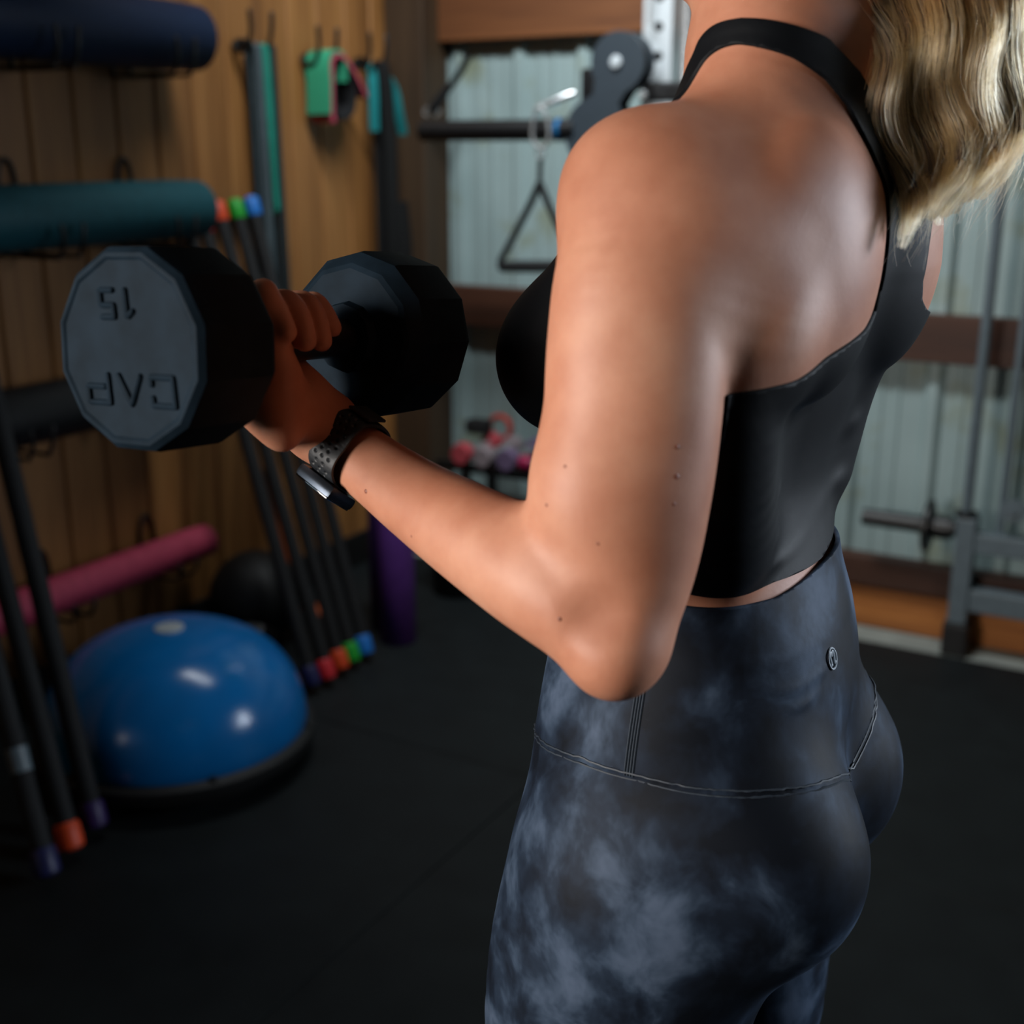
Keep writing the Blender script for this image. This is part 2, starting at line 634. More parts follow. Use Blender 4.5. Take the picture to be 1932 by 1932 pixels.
mats = []
mats.append(mat_on_wall('dark navy rolled mat on the topmost wall hooks', 372, 5, 143, .089, .03, M['mat_navy'], .82))
mats.append(mat_on_wall('teal rolled mat on the wall hooks beneath the navy mat', 378, 332, 456, .080, .03, M['mat_teal'], .82))
mats.append(mat_on_wall('black rolled mat on the wall behind the dumbbell', 330, 665, 785, .075, .03, M['mat_black'], .80))
mats.append(mat_on_wall('pink rolled mat on the lowest wall hooks above the blue dome', 394, 985, 1050, .052, .03, M['mat_pink'], .80))
names = ['navy', 'teal', 'black', 'pink']
for (xc, zc, y0, y1), R, nm in zip(mats, (.089, .080, .075, .052), names):
    for k, yy in enumerate((y1 - .16, y1 - .52)):
        wire_hook('black wire hook carrying the %s rolled mat, %s its near end' % (nm, 'towards the corner from' if k == 0 else 'close to'),
                  yy, zc - R - .006, .055, .03 + 2 * R + .01, R * .9, 'hooks carrying rolled mats', r=.005, wall_up=2 * R + .05)


def exercise_bar(label, bottom, top, cap_mat, r=.0165, group='weighted bars leaning on the wall', ext=0):
    bottom, top = np.array(bottom, float), np.array(top, float)
    d = (top - bottom) / np.linalg.norm(top - bottom)
    root = thing('weighted_bar', label, 'exercise bar', bottom, group)
    a = bottom + d * .055; b = top - d * .055
    MB().tube([a, b], r, 14).build('shaft', M['black_foam'], root)
    for e, sg in ((bottom, 1), (top, -1)):
        MB().lathe([(r * .8, 0), (r * 1.22, .006), (r * 1.28, .016), (r * 1.25, .050), (r * 1.05, .058)], e, d * sg, 16).build('end_cap', cap_mat, root)
    return root


bx = XL + .030
tops = [(350, 432), (380, 425), (409, 403), (442, 399), (472, 394)]
bots = [(592, 1284), (621, 1271), (646, 1252), (668, 1238), (692, 1224)]
cn = ['navy', 'red', 'orange', 'green', 'blue']
for (tx, ty), (bxp, byp), nm in zip(tops, bots, cn):
    b = on_z(bxp, byp + 12, .030)
    tp = on_x(tx, ty - 22, bx)
    exercise_bar('black weighted bar with %s rubber end caps leaning on the pine wall' % nm, b, tp, M[nm + '_cap'], .0180)
# the nearer bars at the left edge
for lab, (b, tp), nm, rr in (('black weighted bar with dull orange end caps near the blue dome, at the left edge', ((137, 1590), (-42, 905)), 'orange', .021),
                             ('black weighted bar with dark purple end caps beside the blue dome', ((182, 1548), (-8, 770)), 'purple', .021),
                             ('black weighted bar with navy end caps at the far left edge', ((92, 1640), (-100, 905)), 'navy', .021)):
    bp = on_z(b[0], b[1] + 14, .034)
    top = on_x(tp[0], tp[1], XL + .31)
    top = bp + (top - bp) * 1.38
    eb = exercise_bar(lab, bp, top, M[nm + '_cap'], rr, 'weighted bars at the left edge')
    if nm == 'navy':
        dd = (top - bp) / np.linalg.norm(top - bp)
        MB().tube([bp + dd * .21, bp + dd * .26], rr + .0012, 14).build('glint_band', M['grey_metal'], eb, label='silver label round the shaft')  # pale band added to the shaft to stand for a glint

# balance dome
bc = on_z(340, 1436)
bc = np.array([max(bc[0], XL + .375), bc[1], .010])
root = thing('balance_dome', 'blue half-ball balance trainer on a black platform by the pine wall', 'balance trainer', bc)
Rb = .315
prof = [(.0, 0), (Rb * .80, 0), (Rb * .82, .018), (Rb * 1.0, .045), (Rb * 1.02, .060), (Rb * 1.02, .078), (Rb * .97, .088), (Rb * .90, .088), (0, .088)]
MB().lathe(prof, bc, (0, 0, 1), 64).build('platform', M['rubber'], root, angle=30)
prof = [(Rb * .955, .080)]
hd = .245
for k in range(0, 19):
    a = k / 18 * PI / 2
    prof.append((Rb * .965 * math.cos(a) ** .80, .085 + hd * math.sin(a) ** .95))
dome = MB().lathe(prof, bc, (0, 0, 1), 64).build('dome', M['bosu_blue'], root)
MB().lathe([(0.0, 0), (.034, 0), (.033, .004), (.012, .006), (0, .006)], bc + np.array([0, 0, .085 + hd - .0015]), (0, 0, 1), 24).build('valve_plate', M['white_plastic'], root, label='pale round valve plate')
for k in range(6):
    a = k * PI / 3 + .5
    q = bc + np.array([math.cos(a) * Rb * .97, math.sin(a) * Rb * .97, .064])
    MB().lathe([(.004, 0), (.010, .004), (.010, .016), (.004, .018)], q + np.array([0, 0, .012]), (0, 0, 1), 10).build('knob', M['black_metal'], root)

# hooks with bands
hooks = [on_x(487, 97, XL + .05), on_x(612, 122, XL + .05), on_x(706, 130, XL + .05)]
hl = ['black wire hook holding the long grey and green loop bands', 'black wire hook holding the folded mint and pink fabric bands', 'black wire hook nearest the corner post, holding the teal straps']
for p, lb in zip(hooks, hl):
    wire_hook(lb, p[1] - .012, p[2], .084, .060, .100, 'hooks carrying bands', r=.0068, mat='black_metal', wall_up=.028)

# long loop bands draped on the first hook
hk = hooks[0]
def loop_band(label, y, x, w, L, mat, spreadx, group, th=.0045, lean=.0):
    # closed loop over the hook; the two runs hang one in front of the other
    root = None
    z0 = hk[2] + .004 + .006
    path = []
    s = .012
    for t in np.linspace(0, PI, 9):
        path.append((x + s * math.cos(t), y, z0 + .010 * math.sin(t)))
    low = []
    for t in np.linspace(0, PI, 9):
        low.append((x - spreadx + lean - s * math.cos(t) * 1.2, y + .02, z0 - L - .012 * math.sin(t)))
    down = [(x - s - spreadx * u + lean * u, y + .02 * u, z0 - L * u) for u in np.linspace(.08, .94, 12)]
    upp = [(x + s - spreadx * u + lean * u, y + .02 * u, z0 - L * u) for u in np.linspace(.94, .08, 12)]
    full = path + down + low + upp + [path[0]]
    o = MB().sheet(full, (0, w, 0), th).build('loop_band', mat, angle=50)
    recenter(o, (x, y, z0))
    return tag(o, label, 'resistance band', group)


loop_band('long grey latex loop band hanging from the first wall hook', hk[1] - .018, XL + .052, .030, 1.02, M['band_grey'], .0, 'long loop bands')
loop_band('green latex loop band between the grey and charcoal ones', hk[1] + .014, XL + .052, .028, .44, M['band_green'], .0, 'long loop bands')
loop_band('long charcoal latex loop band nearest the folded mint band', hk[1] + .042, XL + .056, .022, 1.04, M['band_dark'], .0, 'long loop bands')
loop_band('wide slate latex loop band hanging behind the green one', hk[1] + .026, XL + .016, .062, 1.00, M['band_slate'], .0, 'long loop bands')

# folded fabric hip bands on the second hook
hk2 = hooks[1]
vx = np.array([1, 0, 0.]); vy = np.array([0, 1, 0.]); vz = np.array([0, 0, 1.])
def drape(name, label, cat, pts, base, wv, th, mat, group, n=40):
    q = spline([(base[0] + a, base[1] + b, base[2] + c) for a, b, c in pts], n)
    o = MB().sheet(q, wv, th).build(name, mat, angle=50)
    recenter(o, base)
    return tag(o, label, cat, group)


b2 = hk2 + np.array([.012, 0, .012])
drape('fabric_band', 'folded mint green fabric hip band on the second hook', 'resistance band',
      [(.0, -.050, -.155), (.004, -.050, -.075), (0, -.046, -.010), (0, -.026, .020), (0, .010, .024), (0, .030, .008), (0, .034, -.03), (.0, .036, -.060)], b2, (.085, 0, 0), .010, M['cloth_green'], 'folded fabric bands')
drape('fabric_band', 'folded pink fabric hip band under the mint one', 'resistance band',
      [(.004, -.030, -.172), (.0, -.036, -.168), (0, -.036, -.08), (0, -.028, .0), (0, .012, .012), (0, .045, -.004), (0, .095, -.05), (.0, .135, -.100)], b2 + np.array([.004, 0, 0]), (.080, 0, 0), .011, M['cloth_pink'], 'folded fabric bands')
drape('fabric_band', 'folded black fabric hip band inside the pink one', 'resistance band',
      [(.0, -.012, .002), (0, -.018, -.06), (0, -.010, -.150), (0, .03, -.166), (0, .075, -.140), (0, .085, -.08), (0, .050, -.02), (.0, .022, .000)], b2 + np.array([.0, 0, 0]), (.074, 0, 0), .010, M['cloth_black'], 'folded fabric bands')

# strap bundle on the third hook
hk3 = hooks[2] + np.array([.022, .004, .010])
root = thing('suspension_strap', 'black suspension strap hanging by the corner post', 'strap', hk3, 'straps on the third hook')
q = spline([(hk3[0] - .018, hk3[1] + .010, hk3[2] - .70), (hk3[0] - .016, hk3[1] + .008, hk3[2] - .3), (hk3[0] - .012, hk3[1], hk3[2] - .04), (hk3[0], hk3[1], hk3[2] + .012), (hk3[0] + .014, hk3[1] + .006, hk3[2] - .04), (hk3[0] + .018, hk3[1] + .02, hk3[2] - .25), (hk3[0] + .014, hk3[1] + .03, hk3[2] - .66)], 50)
MB().sheet(q, (.0, .060, 0), .005).build('webbing', M['black_strap'], root)
q = [(hk3[0] + .02, hk3[1] + .06, hk3[2] - .42), (hk3[0] + .022, hk3[1] + .075, hk3[2] - .55), (hk3[0] + .02, hk3[1] + .08, hk3[2] - .66)]
MB().sheet(spline(q, 14), (0, .075, 0), .012).build('foot_cradle', M['black_strap'], root)
MB().tube(spline([(hk3[0] + .016, hk3[1] + .03, hk3[2] - .66), (hk3[0] + .02, hk3[1] + .06, hk3[2] - .70), (hk3[0] + .018, hk3[1] + .10, hk3[2] - .66)], 20), .014, 10, round_end=True).build('handle_grip', M['black_foam'], root)
drape('fabric_band', 'teal fabric band draped on the third hook beside the black strap', 'resistance band',
      [(.0, -.095, -.20), (0, -.093, -.10), (-.012, -.080, -.03), (-.042, -.045, .004), (-.042, -.0, -.008), (-.012, .030, -.06), (0, .042, -.14), (0, .080, -.26), (0, .090, -.36), (0, .070, -.42)], hk3 + np.array([.0, .052, 0]), (.034, 0, 0), .006, M['cloth_teal'], 'straps on the third hook')
# orange tube band hanging behind the leaning bars
q = [on_x(505, 880, XL + .015), on_x(530, 985, XL + .04), on_x(556, 1085, XL + .16), on_x(576, 1150, XL + .19), on_x(594, 1165, XL + .19), on_x(604, 1140, XL + .17)]
TUBE_Q = q
o = MB().tube(spline(q, 40), .012, 8, round_end=True).build('tube_band', M['orange_tube'])
recenter(o, q[3]); tag(o, 'thin orange tube band hanging behind the leaning bars', 'resistance band')


# dumbbells on the floor: two black hex heads with chrome handle
def hex_dumbbell(label, c, axis, L, R, mat, group, hm='chrome', hand='dumbbell', n=6):
    c = np.array(c, float); axis = np.array(axis, float); axis /= np.linalg.norm(axis)
    root = thing('dumbbell', label, 'dumbbell', c - np.array([0, 0, R * .87]), group)
    for sg in (-1, 1):
        o = c + axis * sg * L * .28
        MB().lathe([(R * .45, -.002), (R * .9, .004), (R, .016), (R, L * .22 - .012), (R * .9, L * .22)], o, axis * sg, n, phase=PI / n if n == 6 else 0).build('head', mat, root, smooth=(n > 8))
    MB().tube([c - axis * L * .30, c, c + axis * L * .30], [.013, .016, .013], 12).build('handle', M[hm], root)
    return root


p = on_z(428, 1200, .15)
hex_dumbbell('black hex dumbbell with chrome handle behind the blue dome', (XL + .22, p[1] + .05, .081), (.96, .28, 0), .30, .082, M['rubber'], 'black dumbbells on the floor')
# black medicine ball between the dome and the bars
p = on_z(530, 1190)
o = MB().lathe([(.004, 0)] + [(.135 * math.sin(a), .135 - .135 * math.cos(a)) for a in np.linspace(.12, PI - .12, 20)] + [(.004, .27)], (XL + .16, p[1] - .10, .010), (0, 0, 1), 36).build('medicine_ball', M['rubber'])
recenter(o, (XL + .16, p[1] - .10, .010)); tag(o, 'black medicine ball on the floor behind the leaning bars', 'ball')

# purple foam roller standing on end
pb = on_z(752, 1208, .010)
root = thing('foam_roller', 'purple foam roller standing on end on the rubber floor', 'foam roller', pb)
rr = .052
hgt = on_y(745, 965, pb[1])[2] + .06
MB().lathe([(rr * .55, 0), (rr * .94, 0), (rr, .006), (rr, hgt - .006), (rr * .94, hgt), (rr * .55, hgt)], pb, (0, 0, 1), 32).build('sleeve', M['purple'], root)
pb2 = pb + np.array([-.090, .075, 0])
root = thing('foam_roller', 'dark purple foam roller standing behind the brighter one', 'foam roller', pb2)
MB().lathe([(rr * .55, 0), (rr * .94, 0), (rr, .006), (rr, hgt - .006), (rr * .94, hgt), (rr * .55, hgt)], pb2, (0, 0, 1), 32).build('sleeve', M['purple_cap'], root)

# ================================================================ in front of the back wall
# small vinyl dumbbells on a low rack
yr = 3.43
zt = on_y(950, 872, yr)[2]
xa, xb_ = on_y(870, 860, yr)[0] - .05, on_y(1075, 860, yr)[0]
root = thing('dumbbell_rack', 'low black dumbbell rack against the ribbed steel wall', 'rack', ((xa + xb_) / 2, yr, .010))
mb = MB()
for dy in (-.07, .07):
    MB().box(((xa + xb_) / 2, yr + dy, zt - .014), (xb_ - xa, .028, .028), bev=.003).build('rail', M['black_metal'], root, smooth=False)
for xx in (xa + .12, xb_ - .05):
    for dy in (-.10, .10):
        MB().box((xx, yr + dy * .85, (zt - .028 + .010) / 2), (.03, .03, zt - .028 - .010), bev=.003).build('leg', M['black_metal'], root, smooth=False)
    MB().box((xx, yr, .045), (.028, .16, .028), bev=.003).build('stretcher', M['black_metal'], root, smooth=False)


def vinyl_dumbbell(px, mat, label, R):
    x = on_y(px, 838, yr - .1)[0]
    hex_dumbbell(label, (x, yr, zt + R), (0.03, 1, 0), .22, R, mat, 'vinyl dumbbells on the low rack', n=20)


vinyl_dumbbell(871, M['vinyl_pink'], 'coral vinyl dumbbell at the left end of the low rack', .036)
vinyl_dumbbell(912, M['vinyl_grey'], 'pale grey vinyl dumbbell beside the coral one on the low rack', .035)
vinyl_dumbbell(957, M['vinyl_mauve'], 'mauve vinyl dumbbell beside the crimson one on the low rack', .037)
xq = on_y(1020, 850, yr)[0]
hex_dumbbell('crimson vinyl dumbbell lying lengthwise on the low rack', (xq + .07, yr - .06, zt + .026), (1, .05, 0), .22, .026, M['vinyl_crimson'], 'vinyl dumbbells on the low rack', n=20)
xq = on_y(928, 806, yr + .06)[0]
o = MB().tube([(xq + .04 * math.cos(a), yr + .115, zt + .085 + .040 * math.sin(a)) for a in np.linspace(0, 2 * PI, 24)[:-1]], .009, 8, closed=True).build('grip_ring', M['vinyl_red'])
recenter(o, (xq, yr + .115, zt + .036)); tag(o, 'red ring propped behind the vinyl dumbbells', 'ring')
# black block and black bag at the left end
xq = on_y(888, 803, yr)[0]
o = MB().box((xq, yr + .05, zt + .098), (.075, .06, .045), bev=.006).build('foam_block', M['black_foam'])
recenter(o, (xq, yr + .05, zt + .07)); tag(o, 'small black foam block resting on the vinyl dumbbells', 'block')
pc = on_y(862, 900, yr - .20)
root = thing('bin', 'black round bin with a domed lid beside the low rack', 'bin', (pc[0], yr - .20, .010))
hb = zt - .05
MB().lathe([(.0, 0), (.075, 0), (.082, .01), (.092, hb - .05)], (pc[0], yr - .20, .010), (0, 0, 1), 32).build('barrel', M['black_metal'], root)
MB().lathe([(.094, 0), (.096, .012), (.088, .035), (.060, .058), (.02, .066), (0.0, .067)], (pc[0], yr - .20, hb - .045), (0, 0, 1), 32).build('lid', M['black_metal'], root)

# cable machine
ym = 3.30
root = thing('cable_machine', 'grey cable machine standing before the ribbed steel wall', 'exercise machine', tuple(on_z(1790, 1207, .0)))
def bxx(px0, px1, y0, y1, Y, dep, name, mat, z0=None, z1=None, bev=.004):
    x0 = on_y(px0, (y0 + y1) / 2, Y)[0]; x1 = on_y(px1, (y0 + y1) / 2, Y)[0]
    za = on_y((px0 + px1) / 2, y1, Y)[2] if z0 is None else z0
    zb = on_y((px0 + px1) / 2, y0, Y)[2] if z1 is None else z1
    return MB().box(((x0 + x1) / 2, Y + dep / 2, (za + zb) / 2), (x1 - x0, dep, zb - za), bev=bev).build(name, mat, root, smooth=False)


# perforated silver uprights
def upright(px0, px1, yref, Y, dep, z0, z1):
    x0, x1 = on_y(px0, yref, Y)[0], on_y(px1, yref, Y)[0]
    xm = (x0 + x1) / 2
    u = MB().box((xm, Y + dep / 2, (z0 + z1) / 2), (x1 - x0, dep, z1 - z0), bev=.005).build('upright', M['silver'], root, smooth=False)
    zh = on_y(1243, 50, Y)[2]
    k = -3
    hb = MB()
    while True:
        z = zh - .075 * k
        k += 1
        if z > z1 - .03:
            continue
        if z < z0 + .1:
            break
        hb.lathe([(.0, 0), (.0115, 0), (.0130, .0006), (.0130, .0016), (0, .0016)], (xm + .004, Y + .0005, z), (0, -1, 0), 16)
    h = hb.build('adjustment_hole', M['black_metal'], u, label='black holes up the silver upright')
    h['kind'] = 'stuff'
    return xm


z_low = .03
upright(1213, 1268, 50, ym, .07, z_low, 2.45)
xg1 = on_y(1288, 60, ym - .05)[0]
MB().tube([(xg1, ym - .02, z_low), (xg1, ym - .02, 2.40)], .015, 14).build('guide_rod', M['chrome'], root)
xg0 = on_y(1220, 40, ym - .05)[0]
MB().tube([(xg0, ym - .03, 1.72), (xg0, ym - .03, 2.40)], .004, 10).build('cable', M['chrome'], root)
MB().box((xg1 - .03, ym + .02, z_low + .012 - .02), (.34, .34, .03), bev=.004).build('base_plate', M['grey_metal'], root, smooth=False)

# swivel pulley carriage
yp = ym - .13
cA = on_y(1165, 117, yp); cB = on_y(1122, 250, yp)
rA, rB = .0785, .092
dAB = cB - cA; L = np.hypot(dAB[0], dAB[2]); ux = np.array([dAB[0] / L, dAB[2] / L]); pxv = np.array([-ux[1], ux[0]])
poly = []
for a in np.linspace(-2.45, 2.45, 28):      # big disc round A, open towards B
    v2 = -ux * math.cos(a) + pxv * math.sin(a)
    poly.append((v2[0] * rA, v2[1] * rA))
poly.append(tuple(ux * L * .52 + pxv * .040))
for a in np.linspace(-2.3, 2.3, 28):
    v2 = ux * math.cos(a) - pxv * math.sin(a) * -1
    poly.append((ux[0] * L + v2[0] * rB * 1.0, ux[1] * L + v2[1] * rB)) if False else None
low = []
for a in np.linspace(2.3, -2.3, 28):
    v2 = ux * math.cos(a) + pxv * math.sin(a)
    low.append((ux[0] * L + v2[0] * rB, ux[1] * L + v2[1] * rB))
poly += low
poly.append(tuple(ux * L * .52 - pxv * .040))
MB().prism(poly, cA, (1, 0, 0), (0, 0, 1), (0, .012, 0)).build('pulley_cover', M['dark_grey'], root, angle=30)
MB().prism(poly, cA + np.array([0, .055, 0]), (1, 0, 0), (0, 0, 1), (0, .012, 0)).build('pulley_cover', M['dark_grey'], root, angle=30)
MB().lathe([(0, 0), (.0165, 0), (.0175, .002), (.015, .008), (.006, .010), (0, .010)], cA + np.array([-.004, 0, 0]), (0, -1, 0), 20).build('bolt', M['white_plastic'], root, label='pale bolt head')
MB().lathe([(.02, 0), (.072, 0), (.064, .013), (.064, .017), (.072, .030), (.02, .030)], cA + np.array([0, .047, 0]), (0, -1, 0), 32).build('pulley_wheel', M['black_metal'], root)
p1 = on_y(1102, 165, yp + .02)
MB().box((p1[0] + .02, yp + .030, p1[2]), (.06, .03, .10), bev=.01).build('cable_stop', M['black_metal'], root)
p2 = on_y(1232, 172, yp + .02)
MB().box((p2[0] + .03, yp + .065, p2[2]), (.13, .05, .05), bev=.008).build('carriage', M['black_metal'], root, smooth=False)
p3 = on_y(1215, 180, yp)
MB().lathe([(0, 0), (.010, 0), (.012, .006), (.008, .014), (0, .014)], p3, (0, -1, 0), 14).build('bolt', M['chrome'], root)
# black horizontal peg with a blue ring
q0, q1 = on_y(797, 246, yp + .02), on_y(1075, 246, yp + .02)
zq = (q0[2] + q1[2]) / 2
MB().tube([(q0[0], yp + .02, zq), (q1[0] + .02, yp + .02, zq)], .0295, 24).build('peg', M['black_metal'], root)
qr = on_y(1057, 250, yp + .02)
MB().tube([(qr[0] - .006, yp + .02, zq), (qr[0] + .008, yp + .02, zq)], .0315, 24).build('collar_ring', M['blue_ring'], root, label='blue ring on the black peg')

# carabiner and strap handle
h0, h1 = on_y(1082, 176, yp + .02), on_y(1016, 202, yp - .01)
root2 = thing('carabiner', 'steel snap hook and link on the end of the cable', 'carabiner', on_y(1020, 300, yp - .02))
MB().tube([h0, h0 * .55 + h1 * .45, h1], [.009, .010, .006], 12, round_end=True).build('snap_body', M['chrome'], root2)
lk = [on_y(*q, yp - .02) for q in ((1012, 203), (1006, 235), (1005, 262), (1014, 276), (1028, 276), (1036, 258), (1034, 232), (1026, 208))]
MB().tube(spline(lk + [lk[0]], 40)[:-1], .0055, 8, closed=True).build('link', M['chrome'], root2)
rg = on_y(1020, 290, yp - .02)
MB().tube([(rg[0] + .012 * math.cos(a), rg[1] - .003 * math.sin(a), rg[2] + .012 * math.sin(a)) for a in np.linspace(0, 2 * PI, 20)[:-1]], .003, 8, closed=True).build('ring', M['chrome'], root2)
root2 = thing('strap_handle', 'black strap handle hanging below the steel snap hook', 'handle', on_y(1015, 512, yp - .02))
a0, a1, aL, aR = on_y(1020, 300, yp - .02), on_y(1018, 352, yp - .02), on_y(945, 492, yp - .02), on_y(1085, 492, yp - .02)
MB().sheet([a0, (a0 + a1) / 2, a1], (.014, 0, 0), .006).build('strap', M['black_strap'], root2)
for e in (aL, aR):
    MB().sheet(spline([a1 + np.array([0, 0, .01]), a1 * .7 + e * .3, a1 * .15 + e * .85, e, e + np.array([.004, 0, -.02])], 16), (0, .026, 0), .010).build('strap', M['black_strap'], root2)
g0, g1 = on_y(948, 503, yp - .02), on_y(1082, 503, yp - .02)
MB().tube([g0, g0 * .75 + g1 * .25, g0 * .25 + g1 * .75, g1], [.016, .0175, .0175, .016], 14, round_end=True).build('grip', M['black_foam'], root2)

# strap hung on the corner post
yy = 3.49
q = [on_y(*p, yy) for p in ((884, 104), (872, 130), (852, 160), (836, 178))]
root2 = thing('lashing_strap', 'dark lashing strap with two rings hung beside the corner post', 'strap', on_y(835, 205, yy))
MB().sheet(spline(q, 16), (.0, .03, 0), .008).build('webbing', M['black_strap'], root2)
e0, e1 = on_y(845, 165, yy), on_y(818, 205, yy)
MB().tube([e0, e1], [.014, .018], 12, round_end=True).build('grip', M['black_foam'], root2)
for px in (806, 823):
    rg = on_y(px, 211, yy)
    MB().tube([(rg[0] + .012 * math.cos(a), yy, rg[2] + .012 * math.sin(a)) for a in np.linspace(0, 2 * PI, 20)[:-1]], .003, 8, closed=True).build('ring', M['chrome'], root2)

# right part of the machine: guide frame, loading peg, plate
yk = 3.50
x0, x1 = on_y(1795, 1080, yk)[0], on_y(1832, 1080, yk)[0]
ztop = on_y(1812, 978, yk)[2]; zfoot = on_y(1795, 1176, yk)[2]
MB().box(((x0 + x1) / 2, yk + .03, (zfoot + ztop) / 2), (x1 - x0, .06, ztop - zfoot), bev=.005).build('frame_leg', M['grey_metal'], root, smooth=False)
MB().box(((x0 + x1) / 2, yk + .03, zfoot / 2 + .001), (x1 - x0 + .018, .078, zfoot - .002), bev=.008).build('rubber_foot', M['rubber'], root, smooth=False)
for ya_, yb_, nm in ((1010, 1048, 'cross_tube'), (1118, 1160, 'cross_tube')):
    z1_, z0_ = on_y(1850, ya_, yk)[2], on_y(1850, yb_, yk)[2]
    MB().box(((x1 + XR - .9) / 2, yk + .03, (z0_ + z1_) / 2), (XR - .9 - x1, .05, z1_ - z0_), bev=.005).build(nm, M['grey_metal'], root, smooth=False)
xx2 = XR - .92
MB().box((xx2, yk + .03, (zfoot + ztop) / 2), (x1 - x0, .06, ztop - zfoot), bev=.005).build('frame_leg', M['grey_metal'], root, smooth=False)
MB().box((xx2, yk + .03, zfoot / 2 + .001), (x1 - x0 + .018, .078, zfoot - .002), bev=.008).build('rubber_foot', M['rubber'], root, smooth=False)
# the head beam ties the upright to the rear frame above the picture
MB().box(((xg1 + XR - .92) / 2, (ym + yk) / 2 + .03, 2.475), (XR - .92 - xg1 + .12, .30, .05), bev=.004).build('head_beam', M['grey_metal'], root, smooth=False)
xr = on_y(1822, 950, yk)[0]
MB().tube([(xr, yk + .03, ztop - .01), (xr, yk + .03, 2.46)], .0150, 14).build('guide_rod', M['grey_metal'], root)
MB().lathe([(.018, 0), (.030, 0), (.030, .014), (.018, .016)], (xr, yk + .03, ztop), (0, 0, 1), 20).build('rod_bushing', M['rubber'], root)
xr2 = on_y(1893, 950, yk + .06)[0]
MB().tube([(xr2, yk + .06, ztop - .04), (xr2, yk + .06, 2.46)], .012, 12).build('guide_rod', M['grey_metal'], root)
c2 = on_y(1912, 965, yk)
gear = MB()
n_t = 14
poly = []
for k in range(n_t * 4):
    rr_ = .034 if (k % 4) in (0, 1) else .028
    poly.append((rr_ * math.cos(2 * PI * k / (n_t * 4)), rr_ * math.sin(2 * PI * k / (n_t * 4))))
gear.prism(poly, c2, (1, 0, 0), (0, 0, 1), (0, .02, 0))
gear.lathe([(0, 0), (.012, 0), (.010, .008), (0, .008)], c2, (0, -1, 0), 16)
gear.build('adjustment_knob', M['grey_metal'], root, angle=30)
# loading peg with a small plate and collar
pl = on_y(1628, 981, yk + .03); pr = on_y(1796, 990, yk + .03)
zp = (pl[2] + pr[2]) / 2
MB().tube([(pl[0], yk + .03, zp), (pr[0] + .01, yk + .03, zp)], .0245, 20).build('loading_peg', M['black_metal'], root)
sx = on_y(1780, 990, yk + .03)[0]
MB().tube([(sx - .025, yk + .03, zp), (sx + .02, yk + .03, zp)], .034, 20).build('peg_flange', M['black_metal'], root)
px_ = on_y(1752, 1000, yk + .03)[0]
o = thing('weight_plate', 'small black weight plate on the loading peg of the machine', 'weight plate', (px_, yk + .03, zp - .075))
MB().lathe([(.026, 0), (.072, 0), (.076, .005), (.076, .013), (.060, .018), (.034, .018), (.026, .018)], (px_ - .009, yk + .03, zp), (1, 0, 0), 36).build('plate_body', M['black_metal'], o, angle=30)
MB().tube([(px_ + .014, yk + .03 + .030 * math.cos(a), zp + .030 * math.sin(a)) for a in np.linspace(0, 2 * PI, 24)[:-1]], .0035, 8, closed=True).build('spring_collar', M['chrome'], o)

# ================================================================ the person: one smooth body surface
# body frame: u to her right, v forward, z up; origin on the floor under the middle of the trunk
DS = 0.94
RB = .68 * RT + .733 * HD; RB = RB / np.linalg.norm(RB)
FB = np.array([-RB[1], RB[0], 0.0])
OB = .168 * RT + .896 * HD
ROTB = math.atan2(RB[1], RB[0])


def to_body(p):
    q = np.asarray(p, float) - OB
    return np.stack([q @ RB, q @ FB, np.asarray(p, float)[..., 2]], -1)


def to_world(b):
    b = np.asarray(b, float)
    return OB + b[..., :1] * RB + b[..., 1:2] * FB + b[..., 2:3] * np.array([0, 0, 1.0])


def bp(x, y, d):                 # survey point in the body frame
    return to_body(pt(x, y, d * DS))


LO = np.array([-.40, -.21, -.012]); HI = np.array([.27, .335, 1.74])


TW_Z = [.0, .85, .95, 1.06, 1.18, 1.32, 1.45, 1.8]
TW_A = np.radians([15, 18, 18, 14, 8, 3, 1, 0])        # turn of the trunk about the vertical
TW_X = [.000, .000, .000, .002, .008, .014, .012, .010]
TW_Y = [.000, .000, .000, -.002, -.008, -.012, -.010, -.008]


def trunk_to_body(u, v, z):
    a = np.interp(z, TW_Z, TW_A); c, s = np.cos(a), np.sin(a)
    return np.interp(z, TW_Z, TW_X) + u * c - v * s, np.interp(z, TW_Z, TW_Y) + u * s + v * c, z


def body_to_trunk(X, Y, Z):
    a = np.interp(Z, TW_Z, TW_A).astype(np.float32); c, s = np.cos(a), np.sin(a)
    x = X - np.interp(Z, TW_Z, TW_X).astype(np.float32); y = Y - np.interp(Z, TW_Z, TW_Y).astype(np.float32)
    return x * c + y * s, -x * s + y * c


